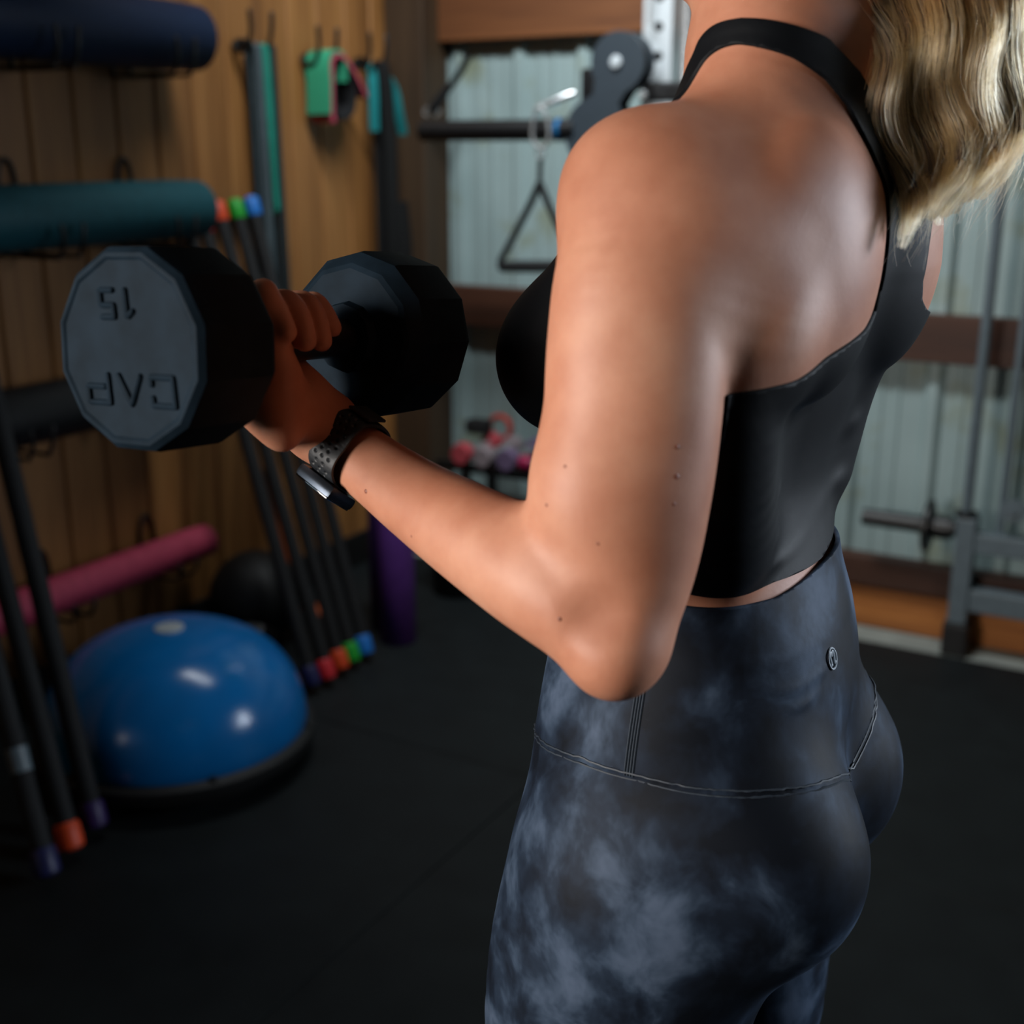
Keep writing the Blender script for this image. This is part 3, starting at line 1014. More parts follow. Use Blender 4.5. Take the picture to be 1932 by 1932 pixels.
class Field:
    def __init__(self, lo, hi, vox):
        self.lo = np.array(lo, float); self.vox = vox
        self.n = np.ceil((np.array(hi) - self.lo) / vox).astype(int) + 1
        self.f = np.full(self.n, .08, np.float32)

    def sub(self, lo, hi):
        i0 = np.clip(np.floor((np.array(lo) - self.lo) / self.vox).astype(int), 0, self.n)
        i1 = np.clip(np.ceil((np.array(hi) - self.lo) / self.vox).astype(int) + 1, 0, self.n)
        if (i1 <= i0).any():
            return None, None
        ax = [(self.lo[k] + self.vox * np.arange(i0[k], i1[k])).astype(np.float32) for k in range(3)]
        g = (ax[0][:, None, None], ax[1][None, :, None], ax[2][None, None, :])
        return tuple(slice(a, b) for a, b in zip(i0, i1)), g

    twist = False

    def op(self, prim, k=.02, sub=False):
        lo, hi, fn = prim
        pad = k + .014
        if self.twist:                            # the prim is given in the turned trunk frame
            cs = np.array([trunk_to_body(u, v, z) for u in (lo[0], hi[0]) for v in (lo[1], hi[1]) for z in (lo[2], (lo[2] + hi[2]) / 2, hi[2])])
            lo, hi = cs.min(0), cs.max(0)
            fn0 = fn

            def fn(X, Y, Z):
                x, y = body_to_trunk(X, Y, Z)
                return fn0(x, y, Z)
        sl, g = self.sub(np.array(lo) - pad, np.array(hi) + pad)
        if sl is None:
            return
        d = fn(*g).astype(np.float32)
        a = self.f[sl]
        if sub:                                   # smooth carve
            h = np.maximum(k - np.abs(a + d), 0) / k
            self.f[sl] = np.maximum(a, -d) + h * h * k * .25
        else:
            h = np.maximum(k - np.abs(a - d), 0) / k
            self.f[sl] = np.minimum(a, d) - h * h * k * .25


def ball(c, r, ax=None):
    # ellipsoid: r scalar or 3 radii along the rows of ax
    c = np.asarray(c, float)
    R = np.array([r, r, r], float) if np.isscalar(r) else np.array(r, float)
    A = np.eye(3) if ax is None else np.array(ax, float)
    m = R.max()

    def fn(X, Y, Z):
        x, y, z = X - c[0], Y - c[1], Z - c[2]
        q = 0; l = 0
        for i in range(3):
            t = x * A[i, 0] + y * A[i, 1] + z * A[i, 2]
            q = q + (t / R[i]) ** 2
            l = l + (t / R[i] ** 2) ** 2
        k0 = np.sqrt(q); k1 = np.sqrt(l) + 1e-6
        return k0 * (k0 - 1) / k1
    return c - m, c + m, fn


def limb(st, A=None, flat=None, sub=5):
    # st: rows (x, y, z, ra[, rb]); ra is the half width along A, rb across
    S = np.array([list(r) + ([r[3]] if len(r) == 4 else []) for r in st], float)
    n = (len(S) - 1) * sub + 1
    S = spline(S, n) if len(S) > 2 else np.array([S[0] * (1 - t) + S[1] * t for t in np.linspace(0, 1, n)])
    m = S[:, 3:].max()
    lo = S[:, :3].min(0) - m; hi = S[:, :3].max(0) + m
    rnd = A is None

    def fn(X, Y, Z):
        best = None
        for i in range(n - 1):
            p0, p1 = S[i], S[i + 1]
            d = p1[:3] - p0[:3]; L2 = d @ d + 1e-12; L = math.sqrt(L2)
            x, y, z = X - p0[0], Y - p0[1], Z - p0[2]
            t = np.clip((x * d[0] + y * d[1] + z * d[2]) / L2, 0, 1)
            x = x - t * d[0]; y = y - t * d[1]; z = z - t * d[2]
            ra = p0[3] + t * (p1[3] - p0[3])
            if rnd:
                v = np.sqrt(x * x + y * y + z * z) - ra
            else:
                rb = p0[4] + t * (p1[4] - p0[4])
                dh = d / L
                a = np.asarray(A, float); a = a - dh * (a @ dh); a /= np.linalg.norm(a)
                xa = x * a[0] + y * a[1] + z * a[2]
                l2 = x * x + y * y + z * z
                rest = np.maximum(l2 - xa * xa, 0)
                k0 = np.sqrt((xa / ra) ** 2 + rest / rb ** 2)
                k1 = np.sqrt((xa / ra ** 2) ** 2 + rest / rb ** 4) + 1e-5
                v = np.where(k0 < 1e-3, -np.minimum(ra, rb), k0 * (k0 - 1) / k1)
            best = v if best is None else np.minimum(best, v)
        return best
    return lo, hi, fn


def loft(rows, ex=2.3):
    # rows: (z, cu, cv, a, bf, bb) stacked horizontal sections
    S = np.array(rows, float); S = S[np.argsort(S[:, 0])]
    zz = np.linspace(S[0, 0], S[-1, 0], 160)
    # monotone-ish smooth resampling
    idx = np.interp(zz, S[:, 0], np.arange(len(S)))
    Q = np.vstack([2 * S[0] - S[1], S, 2 * S[-1] - S[-2]])
    out = []
    for q in idx:
        i = min(int(q), len(S) - 2); u = q - i
        p0, p1, p2, p3 = Q[i:i + 4]
        out.append(.5 * ((2 * p1) + (-p0 + p2) * u + (2 * p0 - 5 * p1 + 4 * p2 - p3) * u * u + (-p0 + 3 * p1 - 3 * p2 + p3) * u ** 3))
    T = np.array(out)
    lo = np.array([(T[:, 1] - T[:, 3]).min(), (T[:, 2] - T[:, 5]).min(), S[0, 0]])
    hi = np.array([(T[:, 1] + T[:, 3]).max(), (T[:, 2] + T[:, 4]).max(), S[-1, 0]])

    def fn(X, Y, Z):
        z = np.clip(Z, S[0, 0], S[-1, 0])
        cu, cv, a, bf, bb = [np.interp(z, zz, T[:, k]).astype(np.float32) for k in range(1, 6)]
        x, y = X - cu, Y - cv
        w = .5 + .5 * np.tanh(y / .012)
        b = bf * w + bb * (1 - w)
        ax_, ay_ = np.abs(x) / a, np.abs(y) / b
        q = (ax_ ** ex + ay_ ** ex) ** (1 / ex) + 1e-6
        l = np.sqrt(x * x + y * y)
        d = np.where(q < .05, -np.minimum(a, b), l * (1 - 1 / q))
        d = np.maximum(d, -np.minimum(a, b))
        dz = np.maximum(np.maximum(S[0, 0] - Z, Z - S[-1, 0]), 0)
        return np.where(dz > 0, np.sqrt(np.maximum(d, 0) ** 2 + dz ** 2), d)
    return lo, hi, fn


def mirror(st):
    return [(-r[0],) + tuple(r[1:]) for r in st]


# ---- joints and stations of the left arm (surveyed), body frame
def arm_st(rows):
    # rows: (px, py, depth, half width in px, rb factor)
    out = []
    for x, y, d, hw, fb in rows:
        p = bp(x, y, d)
        r = hw / FPX * d * DS
        out.append((p[0], p[1], p[2], r, r * fb))
    return out


VIEW_X = np.array([RT @ RB, RT @ FB, 0.0])       # the camera's right in the body frame
UPPER = arm_st([(1192, 352, .800, 105, .95), (1216, 440, .797, 148, .90), (1216, 540, .785, 172, .86), (1204, 650, .782, 172, .84), (1196, 750, .782, 169, .84),
                (1191, 850, .785, 163, .85), (1185, 940, .788, 155, .86), (1180, 1030, .790, 142, .88), (1176, 1110, .790, 122, .92), (1168, 1190, .788, 98, .95)])
FORE = arm_st([(1158, 1190, .786, 98, .95), (1100, 1148, .792, 108, .98), (1035, 1100, .805, 112, .98), (975, 1061, .822, 108, .96), (882, 1004, .852, 94, .92), (788, 944, .885, 78, .88),
               (700, 880, .915, 66, .82), (650, 842, .930, 64, .80), (612, 806, .938, 66, .76)])
VIEW_Y = np.array([UPV @ RB, UPV @ FB, UPV[2]])
FORE_A = VIEW_X * .61 + VIEW_Y * .79

# dumbbell frame in the body frame
NEAR, FARH = bp(326, 655, .798), bp(712, 633, .985)
HAX = (FARH - NEAR) / np.linalg.norm(FARH - NEAR)
HC = bp(541, 664, .895)
HC = NEAR + HAX * ((HC - NEAR) @ HAX)
HR = .0145
wr = np.array(FORE[-1][:3]); fd = wr - np.array(FORE[-3][:3]); fd /= np.linalg.norm(fd)
E1 = HAX
E2 = fd * .62 + np.array([.0, .0, .78]); E2 = E2 - E1 * (E2 @ E1); E2 /= np.linalg.norm(E2)
E3 = np.cross(E1, E2)
VDIR = -np.array([FWD @ RB, FWD @ FB, FWD[2]])
if E3 @ VDIR < 0:
    E3 = -E3


def hand_prims():
    out = []
    palm_c = HC - E3 * (HR + .013) - E2 * .006
    # palm: two flat lobes from the wrist to the knuckles
    for off, w in ((-.025, .013), (-.009, .0125), (.008, .012), (.0235, .0115)):
        k0 = wr + (E1 * off * .55) - E3 * .002
        k1 = HC + E1 * off - E3 * (HR + .0115) - E2 * .030
        k2 = HC + E1 * off - E3 * (HR + .0105) + E2 * .012
        out.append((limb([tuple(k0) + (.0165,), tuple((k0 + k1) / 2) + (.0155,), tuple(k1) + (w + .002,), tuple(k2) + (w - .001,)]), .014))
    # heel pads
    out.append((ball(HC - E1 * .024 - E2 * .046 - E3 * .014, (.017, .026, .016), np.array([E1, E2, E3])), .014))
    out.append((ball(HC + E1 * .020 - E2 * .044 - E3 * .016, (.016, .028, .015), np.array([E1, E2, E3])), .014))
    return out


PHI = math.degrees(math.atan2(VDIR @ E2, -(VDIR @ E3))) % 360
FINGERS = ((-.0255, .0083, PHI + 2), (-.0085, .0087, PHI + 16), (.0085, .0084, PHI + 18), (.0245, .0073, PHI - 2))


def finger_prims():
    out = []
    # four fingers curling round the handle
    for off, r, a1 in FINGERS:
        st = []
        angs = np.linspace(16, a1, 7)
        for i, a in enumerate(angs):
            a = math.radians(a)
            rho = HR + r + .0005 + (.0022 if i in (2, 4) else 0)
            p = HC + E1 * (off + .0015 * i * (-.2)) + rho * (-E3 * math.cos(a) + E2 * math.sin(a) * 1.08)
            st.append(tuple(p) + (r * (1.04 if i in (0, 2, 4) else .96 if i < 6 else .88),))
        out.append(limb(st, sub=3))
    return out


THUMB = [bp(545, 770, .893), bp(524, 705, .872), bp(515, 640, .862), bp(506, 582, .858), bp(497, 553, .858)]


def build_field(vox):
    T = Field(LO, HI, vox)
    T.twist = True
    # trunk
    T.op(loft([(.80, 0, .040, .150, .105, .085), (.86, 0, .032, .160, .116, .098), (.93, 0, .024, .158, .118, .108), (1.0, 0, .022, .146, .112, .114), (1.06, 0, .022, .130, .105, .104),
               (1.11, 0, .024, .116, .102, .084), (1.17, 0, .020, .113, .100, .066), (1.24, 0, .008, .108, .098, .068), (1.31, 0, -.002, .108, .088, .078),
               (1.37, 0, -.008, .118, .070, .082), (1.42, 0, -.006, .085, .055, .062), (1.46, 0, .004, .055, .045, .052)]), .03)
    for s in (-1, 1):
        # shoulder girdle, trapezius, blade, lat
        T.op(limb([(s * .030, -.012, 1.475, .044), (s * .066, -.016, 1.428, .034), (s * .110, -.012, 1.388, .034), (s * .145, -.008, 1.362, .036)]), .045)
        T.op(limb([(s * .02, .040, 1.400, .022), (s * .09, .036, 1.388, .022), (s * .145, .010, 1.368, .026)]), .035)
        T.op(ball((s * .072, -.062, 1.320), (.048, .026, .070)), .03)
        T.op(limb([(s * .096, -.022, 1.300, .027), (s * .090, -.022, 1.235, .026), (s * .085, -.020, 1.16, .024)]), .035)
        # bust
        T.op(ball((s * .072, .112, 1.256), (.060, .060, .058)), .04)
        T.op(ball((s * .080, .070, 1.305), (.055, .042, .055)), .05)
        # buttock, hip, thigh, lower leg, foot
        T.op(ball((s * .080, -.048, .902), (.078, .080, .086)), .045)
        T.op(limb([(s * .096, .028, .86, .090, .104), (s * .094, .048 - (s > 0) * .022, .78, .089, .104), (s * .092, .060 - (s > 0) * .045, .66, .080, .092), (s * .090, .040 - (s > 0) * .03, .54, .062, .066), (s * .086, .028, .48, .054, .058),
                   (s * .086, -.002, .38, .053, .056), (s * .086, -.012, .30, .047, .050), (s * .086, -.012, .18, .036, .038), (s * .086, -.014, .085, .034, .036)], (1, 0, 0)), .03)
        T.op(limb([(s * .086, -.030, .036, .030), (s * .092, .05, .040, .032), (s * .098, .135, .024, .024)]), .03)
    T.op(ball((-.080, -.068, 1.335), (.058, .028, .078)), .035)
    T.op(limb([(-.134, -.046, 1.325, .033), (-.146, -.042, 1.275, .039), (-.130, -.032, 1.21, .036), (-.100, -.022, 1.14, .026)]), .03)
    T.op(ball((-.128, -.066, 1.290), (.022, .018, .028)), .03)
    # spine furrow
    T.op(limb([(0, -.112, 1.36, .010), (0, -.108, 1.25, .012), (0, -.082, 1.16, .006)]), .03, sub=True)
    T.op(limb([(0, -.122, .90, .008), (0, -.112, .82, .012), (0, -.07, .775, .012)]), .022, sub=True)
    # neck and head
    T.op(limb([(0, -.012, 1.42, .060), (0, .004, 1.47, .052), (0, .016, 1.53, .050), (0, .026, 1.58, .052)]), .03)
    T.op(ball((0, .030, 1.615), (.072, .088, .092)), .02)
    T.op(ball((0, .068, 1.565), (.052, .056, .062)), .03)
    T.op(ball((0, .112, 1.528), (.020, .016, .016)), .02)
    T.op(limb([(0, .112, 1.602, .008), (0, .127, 1.572, .011)]), .012)
    T.op(ball((0, .112, 1.546), (.022, .010, .008)), .008)
    for s in (-1, 1):
        T.op(ball((s * .030, .110, 1.606), (.015, .008, .010)), .008, sub=True)
        T.op(ball((s * .030, .101, 1.606), .0115), .002)
        T.op(ball((s * .073, .022, 1.585), (.007, .020, .030)), .006)
    # ---- arms
    A = Field(LO, HI, vox)
    A.op(limb(UPPER, VIEW_X), .01)
    sh = np.array(UPPER[0][:3])
    A.op(ball(np.array(UPPER[1][:3]) + np.array([.014, .0, .004]), (.043, .048, .054)), .03)      # deltoid
    A.op(limb(FORE, FORE_A), .012)
    el = bp(1160, 1240, .787)
    A.op(ball(bp(1118, 1186, .736), .014), .022, sub=True)
    A.op(ball(bp(1158, 1244, .772), .012), .024)
    A.op(ball(el, .0165), .03)                                                    # point of the elbow
    A.op(ball(bp(1120, 930, .785), .030), .04)                                     # biceps
    # right arm: upper arm forward and down, forearm folded across the front
    rs = (.148, -.006, 1.362)
    A.op(limb([rs + (.042,), (.158, .010, 1.32, .045), (.170, .044, 1.25, .042), (.180, .080, 1.17, .038), (.180, .100, 1.115, .034)]), .02)
    RX = .070
    A.op(limb([(.180, .102, 1.112, .034), (.176, .140, 1.130, .036), (RX + .085, .168, 1.170, .030), (RX + .050, .172, 1.200, .024), (RX + .028, .172, 1.212, .023)]), .012)
    A.op(ball((RX, .168, 1.226), (.042, .020, .034)), .014)
    for i in range(4):
        zc = 1.258 - .019 * i
        A.op(limb([(RX - .020, .172, zc + .006, .0088), (RX - .048, .172, zc + .004, .0085), (RX - .060, .154, zc, .0080), (RX - .048, .140, zc - .002, .0075)], sub=3), .003)
    A.op(limb([(RX + .012, .172, 1.257, .011), (RX - .012, .158, 1.280, .010), (RX - .040, .148, 1.274, .0085)], sub=3), .005)
    # left hand
    for p, k in hand_prims():
        A.op(p, k)
    A.op(limb([tuple(p) + (r,) for p, r in zip(THUMB[:2], (.0150, .0130))]), .024)
    A.op(limb([tuple(p) + (r,) for p, r in zip(THUMB[1:], (.0130, .0112, .0108, .0098))]), .008)
    for p in finger_prims():
        A.op(p, .0022)
    # join arms to trunk: soft at the shoulder, a sharp crease under the arm
    z = (T.lo[2] + T.vox * np.arange(T.n[2])).astype(np.float32)
    u = (T.lo[0] + T.vox * np.arange(T.n[0])).astype(np.float32)
    kq = np.clip((z - 1.245) / .14, 0, 1)
    kz = .004 + .052 * kq * kq * (3 - 2 * kq)
    k = np.broadcast_to(kz[None, None, :], T.f.shape)
    T.trunk, T.arm = T.f, A.f
    h = np.maximum(k - np.abs(T.f - A.f), 0) / k
    T.f = np.minimum(T.f, A.f) - h * h * k * .25
    return T


def surface_nets(F):
    f = F.f
    s = f < 0
    c = np.zeros(tuple(np.array(f.shape) - 1), np.uint8)
    for dx in (0, 1):
        for dy in (0, 1):
            for dz in (0, 1):
                c += s[dx:f.shape[0] - 1 + dx, dy:f.shape[1] - 1 + dy, dz:f.shape[2] - 1 + dz]
    I = np.argwhere((c > 0) & (c < 8))
    idx = np.full(c.shape, -1, np.int32)
    idx[tuple(I.T)] = np.arange(len(I))
    acc = np.zeros((len(I), 3)); cnt = np.zeros(len(I))
    cor = [(dx, dy, dz) for dx in (0, 1) for dy in (0, 1) for dz in (0, 1)]
    val = {q: f[tuple((I + q).T)] for q in cor}
    for q in cor:
        for ax in range(3):
            if q[ax]:
                continue
            q2 = list(q); q2[ax] = 1; q2 = tuple(q2)
            a, b = val[q], val[q2]
            m = (a < 0) != (b < 0)
            t = np.where(m, a / np.where(m, a - b, 1), 0)
            p = np.tile(np.array(q, float), (len(I), 1)); p[:, ax] += t
            acc += p * m[:, None]; cnt += m
    V = F.lo + F.vox * (I + acc / cnt[:, None])
    quads = []
    for ax in range(3):
        a1, a2 = (ax + 1) % 3, (ax + 2) % 3
        s0 = np.take(s, range(0, f.shape[ax] - 1), ax); s1 = np.take(s, range(1, f.shape[ax]), ax)
        E = np.argwhere(s0 != s1)
        ok = (E[:, a1] > 0) & (E[:, a2] > 0) & (E[:, a1] < f.shape[a1] - 1) & (E[:, a2] < f.shape[a2] - 1)
        E = E[ok]
        inside = s0[tuple(E.T)]
        def at(d1, d2):
            q = E.copy(); q[:, a1] += d1; q[:, a2] += d2
            return idx[tuple(q.T)]
        Q = np.stack([at(-1, -1), at(0, -1), at(0, 0), at(-1, 0)], 1)
        Q[~inside] = Q[~inside][:, ::-1]
        quads.append(Q)
    return V, np.vstack(quads)

VOX = 0.0025
FIELD = build_field(VOX)
V, Q = surface_nets(FIELD)


def relax(V, Q, it=2, lam=.5):
    n = len(V)
    E = np.vstack([Q[:, [0, 1]], Q[:, [1, 2]], Q[:, [2, 3]], Q[:, [3, 0]]])
    E = np.unique(np.sort(E, 1), axis=0)
    deg = np.bincount(E.ravel(), minlength=n).astype(float)
    for _ in range(it):
        for L in (lam, -lam * 1.02):
            acc = np.zeros((n, 3))
            for k in range(3):
                acc[:, k] = np.bincount(E[:, 0], V[E[:, 1], k], n) + np.bincount(E[:, 1], V[E[:, 0], k], n)
            V = V + L * (acc / deg[:, None] - V)
    return V


V = relax(V, Q, 4)


def vnormals(V, Q):
    a = V[Q[:, 2]] - V[Q[:, 0]]; b = V[Q[:, 3]] - V[Q[:, 1]]
    fn = np.cross(a, b)
    N = np.zeros_like(V)
    for k in range(4):
        for c in range(3):
            N[:, c] += np.bincount(Q[:, k], fn[:, c], len(V))
    return N / (np.linalg.norm(N, axis=1)[:, None] + 1e-12)


N = vnormals(V, Q)
if N[np.argmax(V[:, 2])][2] < 0:
    Q = Q[:, ::-1]; N = -N


def raw_mesh(name, V, F, mat):
    me = bpy.data.meshes.new(name)
    F = np.asarray(F)
    k = F.shape[1]
    me.vertices.add(len(V)); me.vertices.foreach_set('co', np.asarray(V, np.float32).ravel())
    me.loops.add(F.size); me.loops.foreach_set('vertex_index', F.astype(np.int32).ravel())
    me.polygons.add(len(F)); me.polygons.foreach_set('loop_start', np.arange(0, F.size, k, dtype=np.int32))
    me.update(calc_edges=True)
    me.polygons.foreach_set('use_smooth', [True] * len(F))
    me.materials.append(mat)
    return me


# skin
t = NT('skin')
v = t.coords()
n1 = t.noise(v, 9, 3, .55)
n2 = t.noise(v, 420, 2, .6)
n3 = t.noise(v, 40, 4, .6)
col = t.ramp(n1, [(.30, lin('a97056')), (.52, lin('b88066')), (.72, lin('c49076'))])
col = t.mix(col, t.ramp(n3, [(.35, (.90, .84, .82, 1)), (.65, (1, 1, 1, 1))]), 1.0, 'MULTIPLY')
t.l(col, t.b.inputs['Base Color'])
t.set(Roughness=.52)
t.b.inputs['Specular IOR Level'].default_value = .36
t.b.inputs['Subsurface Weight'].default_value = .12
t.b.inputs['Subsurface Radius'].default_value = (1.0, .35, .18)
t.b.inputs['Subsurface Scale'].default_value = .006
t.bump(n2, .12, .0008)
M['skin'] = t.m
body_me = raw_mesh('person', V, Q, M['skin'])
person = bpy.data.objects.new('person', body_me)
COL.objects.link(person)
person.location = tuple(OB)
person.rotation_euler = (0, 0, ROTB)
tag(person, 'woman in black racerback top and dark tie-dye leggings, curling a dumbbell', 'person')


def child(name, me, parent=None, label=None):
    o = bpy.data.objects.new(name, me)
    COL.objects.link(o)
    o.parent = parent or person
    if label:
        o['label'] = label
    return o


def mb_child(mb, name, mat, parent=None, label=None, angle=40):
    # MB built in the body frame
    o = mb.build(name, mat, None, True, angle, label)
    o.parent = parent or person
    return o


def sample(F, f, P):
    q = (P - F.lo) / F.vox
    i = np.clip(np.floor(q).astype(int), 0, np.array(f.shape) - 2)
    t = q - i
    out = 0
    for dx in (0, 1):
        for dy in (0, 1):
            for dz in (0, 1):
                w = (t[:, 0] if dx else 1 - t[:, 0]) * (t[:, 1] if dy else 1 - t[:, 1]) * (t[:, 2] if dz else 1 - t[:, 2])
                out = out + w * f[i[:, 0] + dx, i[:, 1] + dy, i[:, 2] + dz]
    return out


armness = sample(FIELD, FIELD.trunk, V) - sample(FIELD, FIELD.arm, V)     # > 0 on the arms
TU, TV = body_to_trunk(V[:, 0], V[:, 1], V[:, 2])
TU, TV, TZ = TU.astype(float), TV.astype(float), V[:, 2]


def clip_mesh(V, Q, g):
    # keep the part of the quad mesh where g > 0, cutting the triangles on the line g = 0
    T = np.vstack([Q[:, [0, 1, 2]], Q[:, [0, 2, 3]]])
    s = g[T] > 0
    n = s.sum(1)
    full = T[n == 3]
    new_v, key = [], {}
    nv = len(V)

    def cut(a, b):
        k = (a, b) if a < b else (b, a)
        if k not in key:
            t = g[a] / (g[a] - g[b])
            key[k] = nv + len(new_v)
            new_v.append((a, b, t))
        return key[k]
    tri = []
    for m in (1, 2):
        for t_, ss in zip(T[n == m], s[n == m]):
            if m == 1:
                i = int(np.argmax(ss)); a, b, c = t_[i], t_[(i + 1) % 3], t_[(i + 2) % 3]
                tri.append((a, cut(a, b), cut(a, c)))
            else:
                i = int(np.argmin(ss)); a, b, c = t_[i], t_[(i + 1) % 3], t_[(i + 2) % 3]
                p, q = cut(a, b), cut(a, c)
                tri.append((p, b, c)); tri.append((p, c, q))
    tri = np.array(tri, int).reshape(-1, 3)
    F = np.vstack([full, tri])
    nw = np.array([(a, b, t) for a, b, t in new_v]).reshape(-1, 3)
    A, B, tt = nw[:, 0].astype(int), nw[:, 1].astype(int), nw[:, 2:3]
    return F, (A, B, tt), nv


def garment(name, g, off, mat, rim=.0035, disp=None):
    F, (A, B, tt), nv = clip_mesh(V, Q, g)
    P = np.vstack([V, V[A] * (1 - tt) + V[B] * tt])
    NN = np.vstack([N, N[A] * (1 - tt) + N[B] * tt])
    NN /= np.linalg.norm(NN, axis=1)[:, None] + 1e-9
    o = np.full(len(P), off)
    if disp is not None:
        o = o + disp(P)
    used = np.unique(F)
    mp = np.full(len(P), -1); mp[used] = np.arange(len(used))
    P2 = (P + NN * o[:, None])[used]; N2 = NN[used]; F = mp[F]
    # rim: turn the open edges in to the skin
    E = np.vstack([F[:, [0, 1]], F[:, [1, 2]], F[:, [2, 0]]])
    k = np.sort(E, 1)
    u, inv, cnt = np.unique(k, axis=0, return_inverse=True, return_counts=True)
    bd = E[cnt[inv.ravel()] == 1]
    bv = np.unique(bd)
    m2 = np.full(len(P2), -1); m2[bv] = len(P2) + np.arange(len(bv))
    P3 = np.vstack([P2, P2[bv] - N2[bv] * rim])
    a, b = bd[:, 0], bd[:, 1]
    R1 = np.stack([b, a, m2[a]], 1); R2 = np.stack([b, m2[a], m2[b]], 1)
    FF = np.vstack([F, R1, R2])
    me = raw_mesh(name, P3, FF, mat)
    return child(name, me), P2, F


def ip(z, tab):
    a = np.array(tab, float); a = a[np.argsort(a[:, 0])]
    return np.interp(z, a[:, 0], a[:, 1])


# ---- cropped racerback top
au = np.abs(TU)
w = np.clip((TV + .030) / .060, 0, 1); w = w * w * (3 - 2 * w)
ob = ip(TZ, [(1.20, .30), (1.258, .22), (1.267, .135), (1.272, .116), (1.278, .098), (1.284, .076), (1.290, .050), (1.298, .036), (1.312, .029), (1.34, .028), (1.37, .031), (1.40, .033), (1.426, .041), (1.442, .053), (1.454, .070), (1.461, .084), (1.475, .092), (1.50, .10)])
ib = ip(TZ, [(1.366, -.02), (1.374, .0), (1.394, .006), (1.423, .012), (1.446, .024), (1.466, .047), (1.474, .069), (1.478, .080), (1.50, .085)])
of = ip(TZ, [(1.22, .30), (1.27, .18), (1.30, .140), (1.33, .126), (1.36, .120), (1.40, .113), (1.44, .100), (1.47, .090), (1.50, .09)])
inf = ip(TZ, [(1.318, -.03), (1.33, .0), (1.345, .03), (1.37, .050), (1.40, .062), (1.44, .070), (1.47, .082), (1.50, .09)])
ob = ob + .022 * (TU > 0) * np.clip((1.42 - TZ) / .05, 0, 1)
outer = ob * (1 - w) + of * w
inner = ib * (1 - w) + inf * w
g = np.minimum(np.minimum(outer - au, au - inner), TZ - 1.1115 - .010 * np.clip(TU / .06, 0, 1) * (TV < 0))
g = np.minimum(g, .0035 - armness)


def folds(ridges):
    # soft ridges: (trunk u, v, z) polyline, width, height
    def fn(P):
        u, v = body_to_trunk(P[:, 0], P[:, 1], P[:, 2])
        X = np.stack([u, v, P[:, 2]], 1)
        out = np.zeros(len(P))
        for pts, wd, h in ridges:
            S = spline(pts, 24)
            near = np.where((X[:, 2] > S[:, 2].min() - .04) & (X[:, 2] < S[:, 2].max() + .04))[0]
            if not len(near):
                continue
            d = np.full(len(near), 9.0); tt = np.zeros(len(near))
            for i, s in enumerate(S):
                e = np.linalg.norm(X[near] - s, axis=1)
                m = e < d; d[m] = e[m]; tt[m] = i / 23
            out[near] += h * np.exp(-(d / wd) ** 2) * np.sin(PI * np.clip(tt, .03, .97)) ** .7
        return out
    return fn


t = NT('black_sports_jersey')
v_ = t.coords()
fine = t.noise(v_, 1400, 1)
t.l(t.ramp(t.noise(v_, 12, 3), [(.3, lin('07090c')), (.7, lin('0b0e12'))]), t.b.inputs['Base Color'])
t.set(Roughness=.58)
t.b.inputs['Specular IOR Level'].default_value = .14
t.b.inputs['Sheen Weight'].default_value = .03
t.b.inputs['Sheen Roughness'].default_value = .4
t.b.inputs['Sheen Tint'].default_value = lin('5a7088')
t.bump(fine, .15, .0004)
M['top_fabric'] = t.m
top_folds = folds([([(-.118, .01, 1.150), (-.100, -.035, 1.140), (-.06, -.056, 1.150)], .005, .0016),
                   ([(-.116, -.002, 1.170), (-.09, -.04, 1.172), (-.03, -.062, 1.196)], .005, .0014),
                   ([(-.10, -.028, 1.122), (-.05, -.054, 1.128), (.01, -.06, 1.145)], .005, .0018),
                   ([(.00, -.056, 1.146), (.05, -.050, 1.156), (.10, -.01, 1.164)], .009, .0018),
                   ([(-.01, -.062, 1.186), (.05, -.055, 1.200), (.10, -.01, 1.212)], .009, .0016)])
top_o, top_V, top_F = garment('crop_top', g, .0024, M['top_fabric'], .0042, top_folds)

# ---- leggings with tie-dye
t = NT('tie_dye_jersey')
v_ = t.coords()
wp = t.n('ShaderNodeTexNoise'); wp.inputs['Scale'].default_value = 12; wp.inputs['Detail'].default_value = 2
t.l(v_, wp.inputs['Vector'])
mx = t.n('ShaderNodeMix', data_type='VECTOR'); mx.inputs[0].default_value = .035
t.l(v_, mx.inputs[4]); t.l(wp.outputs[1], mx.inputs[5])
mp = t.n('ShaderNodeMapping'); mp.inputs['Scale'].default_value = (1, 1, .85); mp.inputs['Location'].default_value = (.13, .05, .31)
t.l(mx.outputs[1], mp.inputs['Vector'])
a = t.noise(mp.outputs[0], 21, 4, .55, .2)
b = t.noise(mp.outputs[0], 6.5, 2, .5, .2)
m1 = t.n('ShaderNodeMath', operation='MULTIPLY_ADD'); m1.inputs[1].default_value = .55
t.l(a, m1.inputs[0]); 
m2 = t.n('ShaderNodeMath', operation='MULTIPLY'); m2.inputs[1].default_value = .45
t.l(b, m2.inputs[0]); t.l(m2.outputs[0], m1.inputs[2])
t.l(t.ramp(m1.outputs[0], [(.40, lin('0b1018')), (.455, lin('141c28')), (.50, lin('202b3a')), (.54, lin('323f50')), (.59, lin('445164')), (.67, lin('536074'))]), t.b.inputs['Base Color'])
t.set(Roughness=.62)
t.b.inputs['Specular IOR Level'].default_value = .12
t.b.inputs['Sheen Weight'].default_value = .03
t.b.inputs['Sheen Roughness'].default_value = .4
t.b.inputs['Sheen Tint'].default_value = lin('6a80a0')
t.bump(t.noise(v_, 1500, 1), .15, .0004)
M['leggings'] = t.m
